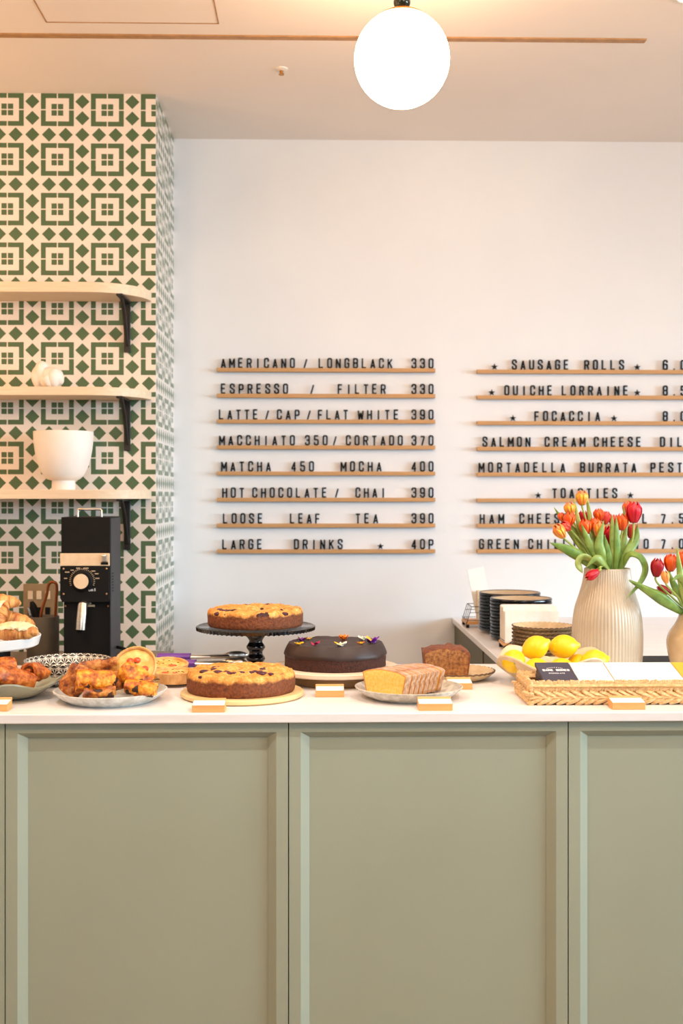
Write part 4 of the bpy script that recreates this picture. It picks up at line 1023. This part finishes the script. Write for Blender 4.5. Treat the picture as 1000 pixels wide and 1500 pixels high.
# ------------------------------------------------------------------ tulips
PM = {}
def petal_mesh(kind, L, Wd, inner):
    key = (kind, inner)
    vs, fs = [], []; nu, nv = 8, 12
    for i in range(nv+1):
        v = i/nv; wv = .62*(math.sin(PI*min(1, .10+.62*v))**.9)*(1-smoothstep(.62, 1.0, v)*.93)
        rad = .10+.36*math.sin(PI*(.06+.74*v))**.85-.10*smoothstep(.7, 1, v)
        for j in range(nu+1):
            u = j/nu*2-1; x = wv*u*.62
            y = math.sqrt(max(.0, rad*rad-(x*.92)**2)) if rad > abs(x*.92) else 0
            vs.append((x*.034, -(y*(.86 if inner else 1))*.034*.92, (v*.92+.02+.02*math.sin(6*u)*v*0)*.034*1.12))
    for i in range(nv):
        for j in range(nu): fs.append((i*(nu+1)+j, i*(nu+1)+j+1, (i+1)*(nu+1)+j+1, (i+1)*(nu+1)+j))
    return MB().add(vs, fs)
def leaf_mb(pts, wmax, twist=0, fold=.25, base=.5, n=8):
    c = catmull(pts, n); m = len(c); vs = []; fs = []; cols = 5
    for i, p in enumerate(c):
        T = (c[min(i+1, m-1)]-c[max(i-1, 0)]).normalized(); u = i/(m-1)
        Wv = T.cross(Vector((0, 1, 0)))
        if Wv.length < .05: Wv = Vector((1, 0, 0))
        Wv.normalize(); Nn = Wv.cross(T).normalized()
        a = twist*u if not isinstance(twist, tuple) else twist[0]+(twist[1]-twist[0])*u
        Wd = Wv*math.cos(a)+Nn*math.sin(a); Nd = Wd.cross(T).normalized()
        w_ = wmax*(base+(1-base)*math.sin(min(1, u/.5)*PI/2))*(1-max(0, (u-.45)/.55)**1.9)+.0003
        for j in range(cols):
            s_ = (j/(cols-1))*2-1
            vs.append(p+Wd*w_*s_+Nd*(abs(s_)**1.5)*w_*fold)
    for i in range(m-1):
        for j in range(cols-1): fs.append((i*cols+j, i*cols+j+1, (i+1)*cols+j+1, (i+1)*cols+j))
    return MB().add(vs, fs)
PROTO = {}
def tulip(neck, px, py, Y, hpx, wr, axis, colr, label, leaves=(), grp='tulips in the ribbed vase', via=None, openn=1.0):
    """bloom centred at (px, py) at distance Y; neck = world point inside the vase mouth"""
    c = P(px, py, Y); ax = Vector(axis).normalized(); L = hpx/FPX*Y; s_ = L/.0375
    base = c-ax*L*.5
    t = thing('tulip', label, 'tulip', neck, 0, grp); nk = Vector(neck)
    mid = [P(*v)-nk for v in via] if via else [(base-nk)*.5+Vector((0, 0, .012))-ax*.012]
    path = catmull([Vector((0, 0, -.06)), Vector((0, 0, 0))*1.0]+mid+[base-nk-ax*.006, base-nk+ax*.001], 6)
    MB().tube(path, .0027, 8).build('stem', M['stem'], t)
    Rm = align(ax)
    for k in range(6):
        inner = k % 2
        key = (colr, inner)
        if key not in PROTO:
            o = petal_mesh(colr, 1, 1, inner).build('petal', PET[colr], t, smooth=80, solid=.0006); PROTO[key] = o
        else:
            o = PROTO[key].copy(); COL.objects.link(o); o.parent = t
        tl = random.uniform(-.04, .07)*openn
        o.matrix_local = Matrix.Translation(base-nk) @ Rm @ Matrix.Rotation(k*PI/3+.4+random.uniform(-.1, .1), 4, 'Z') @ Matrix.Rotation(tl, 4, 'X') @ Matrix.Diagonal((s_*wr, s_*wr, s_*(1 if not inner else 1.02), 1))
    for (lp, wd, tw) in leaves:
        leaf_mb([P(a, b_, y_)-nk for a, b_, y_ in lp], wd/FPX*YV, tw).build('leaf', M['leaf'], t, smooth=80, solid=.0008)
    return t
V0 = P(889, 838, YV)
nk = lambda dx, dy: (V0.x+dx, V0.y+dy, V0.z)
F = YV
tulip(nk(-.02, -.01), 852, 729, F-.0, 23, 1.0, (-.05, 0, 1), 'yellow', 'topmost yellow-pink tulip, upright above the rest of the larger bunch',
      [([(884, 836, F), (872, 800, F), (864, 760, F+.01), (858, 719, F+.01)], 4.2, .5)])
tulip(nk(-.03, 0), 834, 745, F-.01, 21, 1.0, (-.22, 0, 1), 'yellow', 'yellow and pink tulip below and left of the topmost one',
      [([(880, 836, F), (862, 800, F), (848, 768, F-.01), (841, 731, F-.01)], 4.5, .3)])
tulip(nk(-.03, -.01), 822, 757, F+.01, 14, 1.0, (-.35, 0, 1), 'orange', 'small orange tulip at the upper left behind the left cluster',
      [([(878, 836, F+.02), (850, 800, F+.02), (828, 768, F+.03), (811, 743, F+.03)], 4.5, .2)])
tulip(nk(-.035, -.01), 834, 760, F-.02, 22, .95, (.12, -.1, 1), 'orange', 'orange-red tulip just above the leftmost drooping cluster')
tulip(nk(-.035, -.02), 828, 771, F-.03, 18, 1.0, (-.75, -.2, .55), 'pink', 'small coral tulip facing left between the orange and the leftmost one')
tulip(nk(-.04, -.02), 819, 778, F-.04, 25, .86, (-.55, -.15, .75), 'yellow', 'leftmost yellow-tipped pink tulip leaning out to the left',
      [([(872, 834, F-.03), (852, 817, F-.04), (830, 805, F-.05), (805, 795, F-.05)], 8.0, .15)])
tulip(nk(-.015, .01), 854, 757, F+.03, 20, .95, (.02, 0, 1), 'red', 'dark red tulip in the middle, behind the upper orange tulips',
      [([(880, 836, F+.01), (860, 808, F), (845, 785, F), (836, 768, F)], 7.5, .3)])
tulip(nk(-.02, -.015), 857, 771, F-.03, 24, .9, (-.18, -.1, 1), 'orange', 'orange tulip at the centre left in front of the dark red one',
      [([(884, 836, F-.04), (874, 815, F-.05), (862, 795, F-.05), (851, 767, F-.05)], 6.5, .25)])
tulip(nk(.0, .01), 877, 754, F+.01, 20, 1.0, (-.1, 0, 1), 'orange', 'orange tulip near the middle top of the larger bunch')
tulip(nk(.0, .02), 887, 758, F+.03, 20, .85, (.1, 0, 1), 'pink', 'coral red tulip behind the middle orange tulip')
tulip(nk(-.005, 0), 871, 768, F-.0, 22, .9, (-.12, 0, 1), 'orange', 'orange tulip half hidden behind the yellow-edged middle tulip')
tulip(nk(-.005, -.02), 877, 775, F-.03, 26, .75, (.05, -.1, 1), 'yellow', 'yellow-edged tulip in the middle front wrapped by a leaf',
      [([(886, 836, F-.04), (880, 812, F-.055), (878, 795, F-.055), (884, 762, F-.05)], 7.5, (.3, -.2))])
tulip(nk(.005, .0), 892, 784, F-.01, 29, .85, (-.1, -.15, 1), 'red', 'low red tulip in the middle between the spear leaves',
      [([(890, 836, F-.03), (886, 815, F-.04), (880, 800, F-.045), (886, 783, F-.04)], 8.0, (.6, .2)), ([(893, 836, F-.04), (892, 820, F-.05), (889, 803, F-.05), (885, 784, F-.045)], 5.0, .2)])
tulip(nk(.015, -.01), 911, 764, F-.02, 26, .85, (.02, -.05, 1), 'orange', 'orange tulip in front of the large red tulip at the right',
      [([(898, 836, F-.04), (898, 805, F-.05), (897, 780, F-.05), (896, 753, F-.05)], 4.8, .2), ([(901, 836, F-.045), (904, 808, F-.055), (904, 785, F-.055), (902, 756, F-.05)], 4.8, -.2)])
tulip(nk(.02, .01), 920, 745, F+.02, 24, .85, (-.1, 0, 1), 'orange', 'orange tulip half hidden behind the large red tulip',
      [([(905, 836, F), (912, 800, F+.01), (915, 770, F+.01), (913, 740, F+.01)], 4.0, .4)])
tulip(nk(.03, -.01), 928, 750, F-.03, 33, .88, (.03, 0, 1), 'red', 'largest red tulip at the upper right of the bunch',
      [([(906, 838, F-.04), (918, 810, F-.045), (930, 790, F-.03), (933, 768, F-.01)], 7.0, (.2, .6))], via=[(914, 822, F-.03), (926, 790, F-.03)])
tulip(nk(.01, .02), 899, 763, F+.03, 20, .85, (-.05, 0, 1), 'pink', 'coral tulip peeking out behind the two tall spear leaves',
      [([(904, 836, F), (908, 812, F), (912, 795, F), (916, 778, F+.01)], 8.0, .5)])
tulip(nk(.025, .01), 925, 778, F+.02, 22, .8, (.2, 0, 1), 'pink', 'coral tulip behind the stem of the large red one',
      [([(906, 834, F-.03), (920, 812, F-.06), (938, 815, F-.075), (946, 833, F-.08), (938, 853, F-.09), (917, 877, F-.10)], 6.5, (1.1, .1))])
tulip(nk(-.04, -.03), 867, 842, F-.085, 24, .75, (-.85, -.15, -.5), 'red', 'drooping red tulip hanging over the front of the vase rim',
      [([(893, 834, F-.05), (884, 824, F-.07), (873, 818, F-.08), (858, 832, F-.08)], 5.5, (-.9, .5)), ([(876, 830, F-.03), (856, 818, F-.05), (848, 826, F-.06), (853, 840, F-.06)], 8.5, (1.2, .3))], via=[(882, 829, F-.06), (878, 832, F-.075)])
V1 = P(1018, 903, YV2); F2 = YV2; gr2 = 'tulips in the sand-coloured vase'
n2 = lambda dx, dy: (V1.x+dx, V1.y+dy, V1.z)
tulip(n2(-.012, -.01), 962, 831, F2-.02, 29, .82, (.12, 0, 1), 'dark', 'dark red tulip, leftmost upright one at the right edge', 
      [([(1000, 898, F2-.02), (978, 884, F2-.04), (958, 872, F2-.05), (920, 850, F2-.05)], 8.0, (.2, .5)), ([(1000, 899, F2-.01), (975, 876, F2-.03), (950, 864, F2-.03), (921, 849, F2-.03)], 5.5, (-.3, -.4))], gr2, via=[(995, 885, F2-.02), (966, 858, F2-.02)])
tulip(n2(-.01, 0), 982, 824, F2-.01, 27, .9, (.05, 0, 1), 'orange', 'orange tulip right of the dark red one at the right edge',
      [([(1006, 898, F2-.03), (994, 870, F2-.04), (986, 855, F2-.04), (978, 836, F2-.04)], 5.0, .3)], gr2)
tulip(n2(0, -.01), 1000, 820, F2-.02, 27, .9, (.05, 0, 1), 'orange', 'orange tulip cut off by the right picture edge',
      [([(1008, 898, F2-.02), (1002, 870, F2-.05), (996, 840, F2-.05), (991, 800, F2-.05)], 5.5, .2)], gr2)
tulip(n2(-.012, -.02), 974, 845, F2-.05, 20, .75, (-.22, 0, 1), 'peach', 'small closed peach bud below the orange tulips at the right edge',
      [([(1010, 880, F2-.04), (1004, 858, F2-.07), (994, 846, F2-.08), (984, 851, F2-.085)], 6.5, (.9, .6))], gr2)
tulip(n2(-.015, .0), 972, 864, F2-.0, 24, .62, (-.85, .1, .4), 'dark', 'dark red tulip lying over to the left above the long leaf', [], gr2)

# ------------------------------------------------------------------ crockery on the return worktop
def black_plate():
    prof = [(0, 0, 0), (.060, 0, 0), (.062, .002, 0), (.080, .006, 0), (.0965, .0085, 0), (.1, .0115, 0), (.1, .0165, 0), (.0985, .0185, 0), (.096, .0185, 0), (.093, .0165, 1), (.078, .010, 1), (.06, .006, 1), (0, .0055, 1)]
    return MB().revolve(prof, 72)
first = None
for nm, px, Y, n, sc in (('taller', 746, 3.93, 12, .104/.1), ('nearer', 763, 3.73, 12, .099/.1)):
    for k in range(n):
        pos = n-k
        wd = 'topmost' if pos == 1 else ('lowest' if pos == n else f'{ORD[pos]} from the top')
        lab = f'black-rimmed plate, {wd} of the {nm} black stack' if nm == 'taller' else f'black-rimmed plate, {wd} of the {nm} lower black stack'
        o = black_plate().build('side_plate', [M['plate_black'], M['plate_inner']]) if first is None else first.copy()
        if first is None: first = o
        else: COL.objects.link(o)
        pit = .0108 if nm == 'taller' else .0106
        o.location = (X(px, Y)+random.uniform(-.001, .001), Y+random.uniform(-.001, .001), ZC+.0004+pit*k); o.scale = (sc, sc, 1)
        tag(o, lab, 'plate', 'stacked black plates')
first = None; n = 8
for k in range(n):
    pos = n-k; wd = 'topmost' if pos == 1 else ('lowest' if pos == n else f'{ORD[pos]} from the top')
    o = scalloped(.087, .045, .018).build('scalloped_plate', [M['scallop'], M['scallop_edge']]) if first is None else first.copy()
    if first is None: first = o
    else: COL.objects.link(o)
    o.location = (X(795, 3.30), 3.30, ZC+.0004+.0106*k); o.rotation_euler = (0, 0, .3*k)
    tag(o, f'ribbed clay plate, {wd} of the stack behind the lemons', 'plate', 'stacked ribbed clay plates')
def wire_holder(px, Y, wd, dp, h, rz, label):
    t = thing('wire_holder', label, 'holder', (X(px, Y), Y, ZC), rz, 'wire holders on the worktop return')
    MB().box(0, wd, 0, dp, .012, .022).build('wood_base', M['block'], t, smooth=0, bevel=.001)
    b = MB()
    for y in (0, dp):
        b.tube([(0, y, .012), (wd*.16, y, h), (wd*.84, y, h), (wd, y, .012)], .0016, 6)
        for k in (1, 2): b.tube([(wd*.05*k, y, h*.36*k), (wd-wd*.05*k, y, h*.36*k)], .0011, 6)
    for x in (wd*.16, wd*.84): b.tube([(x, 0, h), (x, dp, h)], .0016, 6)
    for q in (.33, .66):
        for x0_, x1_ in ((0, wd*.16), (wd, wd*.84)): b.tube([(x0_, dp*q, .012), (x1_, dp*q, h)], .0011, 6)
    for x in (0, wd): b.tube([(x, 0, .03), (x, dp, .03)], .0011, 6)
    b.build('wire_frame', M['blackmetal'], t)
    for x in (.006, wd-.006):
        for y in (.006, dp-.006): MB().revolve([(0, 0), (.006, 0), (.006, .012), (0, .012)], 12, M=Matrix.Translation((x, y, 0))).build('foot', M['black'], t)
    return t
wire_holder(682.5, 4.06, .12, .12, .075, 0, 'small wire holder with wood base left of the black plates')
q = P(706, 868, 4.14)
o = MB().box(-.031, .031, -.0015, .0015, 0, .185).build('menu_card', M['card'], loc=(q.x+.012, 4.14, ZC+.0225), rot=(-.06, -.19, .15), smooth=0)
tag(o, 'white card standing tilted in the wire holder behind the black plates', 'card')
o = MB().box(0, .055, -.015, .015, 0, .105).build('cardboard_sleeve', M['napkin_side'], loc=(X(698.5, 4.10), 4.11, ZC+.0225), rot=(0, 0, 0), smooth=0)
tag(o, 'beige cardboard sleeve in the wire holder beside the black plates', 'box')
wire_holder(738, 3.46, .175, .10, .03, .0, 'low wire holder with wood base carrying the napkins')
rnd = random.Random(5)
xn = X(738, 3.46)
for k in range(16):
    b = MB(); y = 3.463+.0058*k; hN = .105+rnd.uniform(-.003, .003)-(.012 if k < 5 else 0)
    b.box(xn+.004+rnd.uniform(-.002, .002), xn+.165+(.02 if k < 6 else 0)*0, y, y+.0024, 0, hN); b.box(xn+.004, xn+.165, y+.0026, y+.0050, .0, hN-.002)
    b.tube([(xn+.005, y+.0025, 0.001), (xn+.005, y+.0025, hN-.002)], .0026, 8)
    o = b.build('paper_napkin', M['paper'], loc=(0, 0, ZC+.0225), smooth=30)
    me = o.data
    for v in me.vertices: v.co.x -= xn; v.co.y -= y
    o.location = (xn, y, ZC+.0225)
    tag(o, f'upright white paper napkin, {"frontmost" if k == 0 else ("rearmost" if k == 15 else (["", "second", "third", "fourth", "fifth", "sixth", "seventh", "eighth", "ninth", "tenth", "eleventh", "twelfth", "thirteenth", "fourteenth", "fifteenth"][k]+" from the front"))} in the wire holder', 'napkin', 'folded paper napkins')
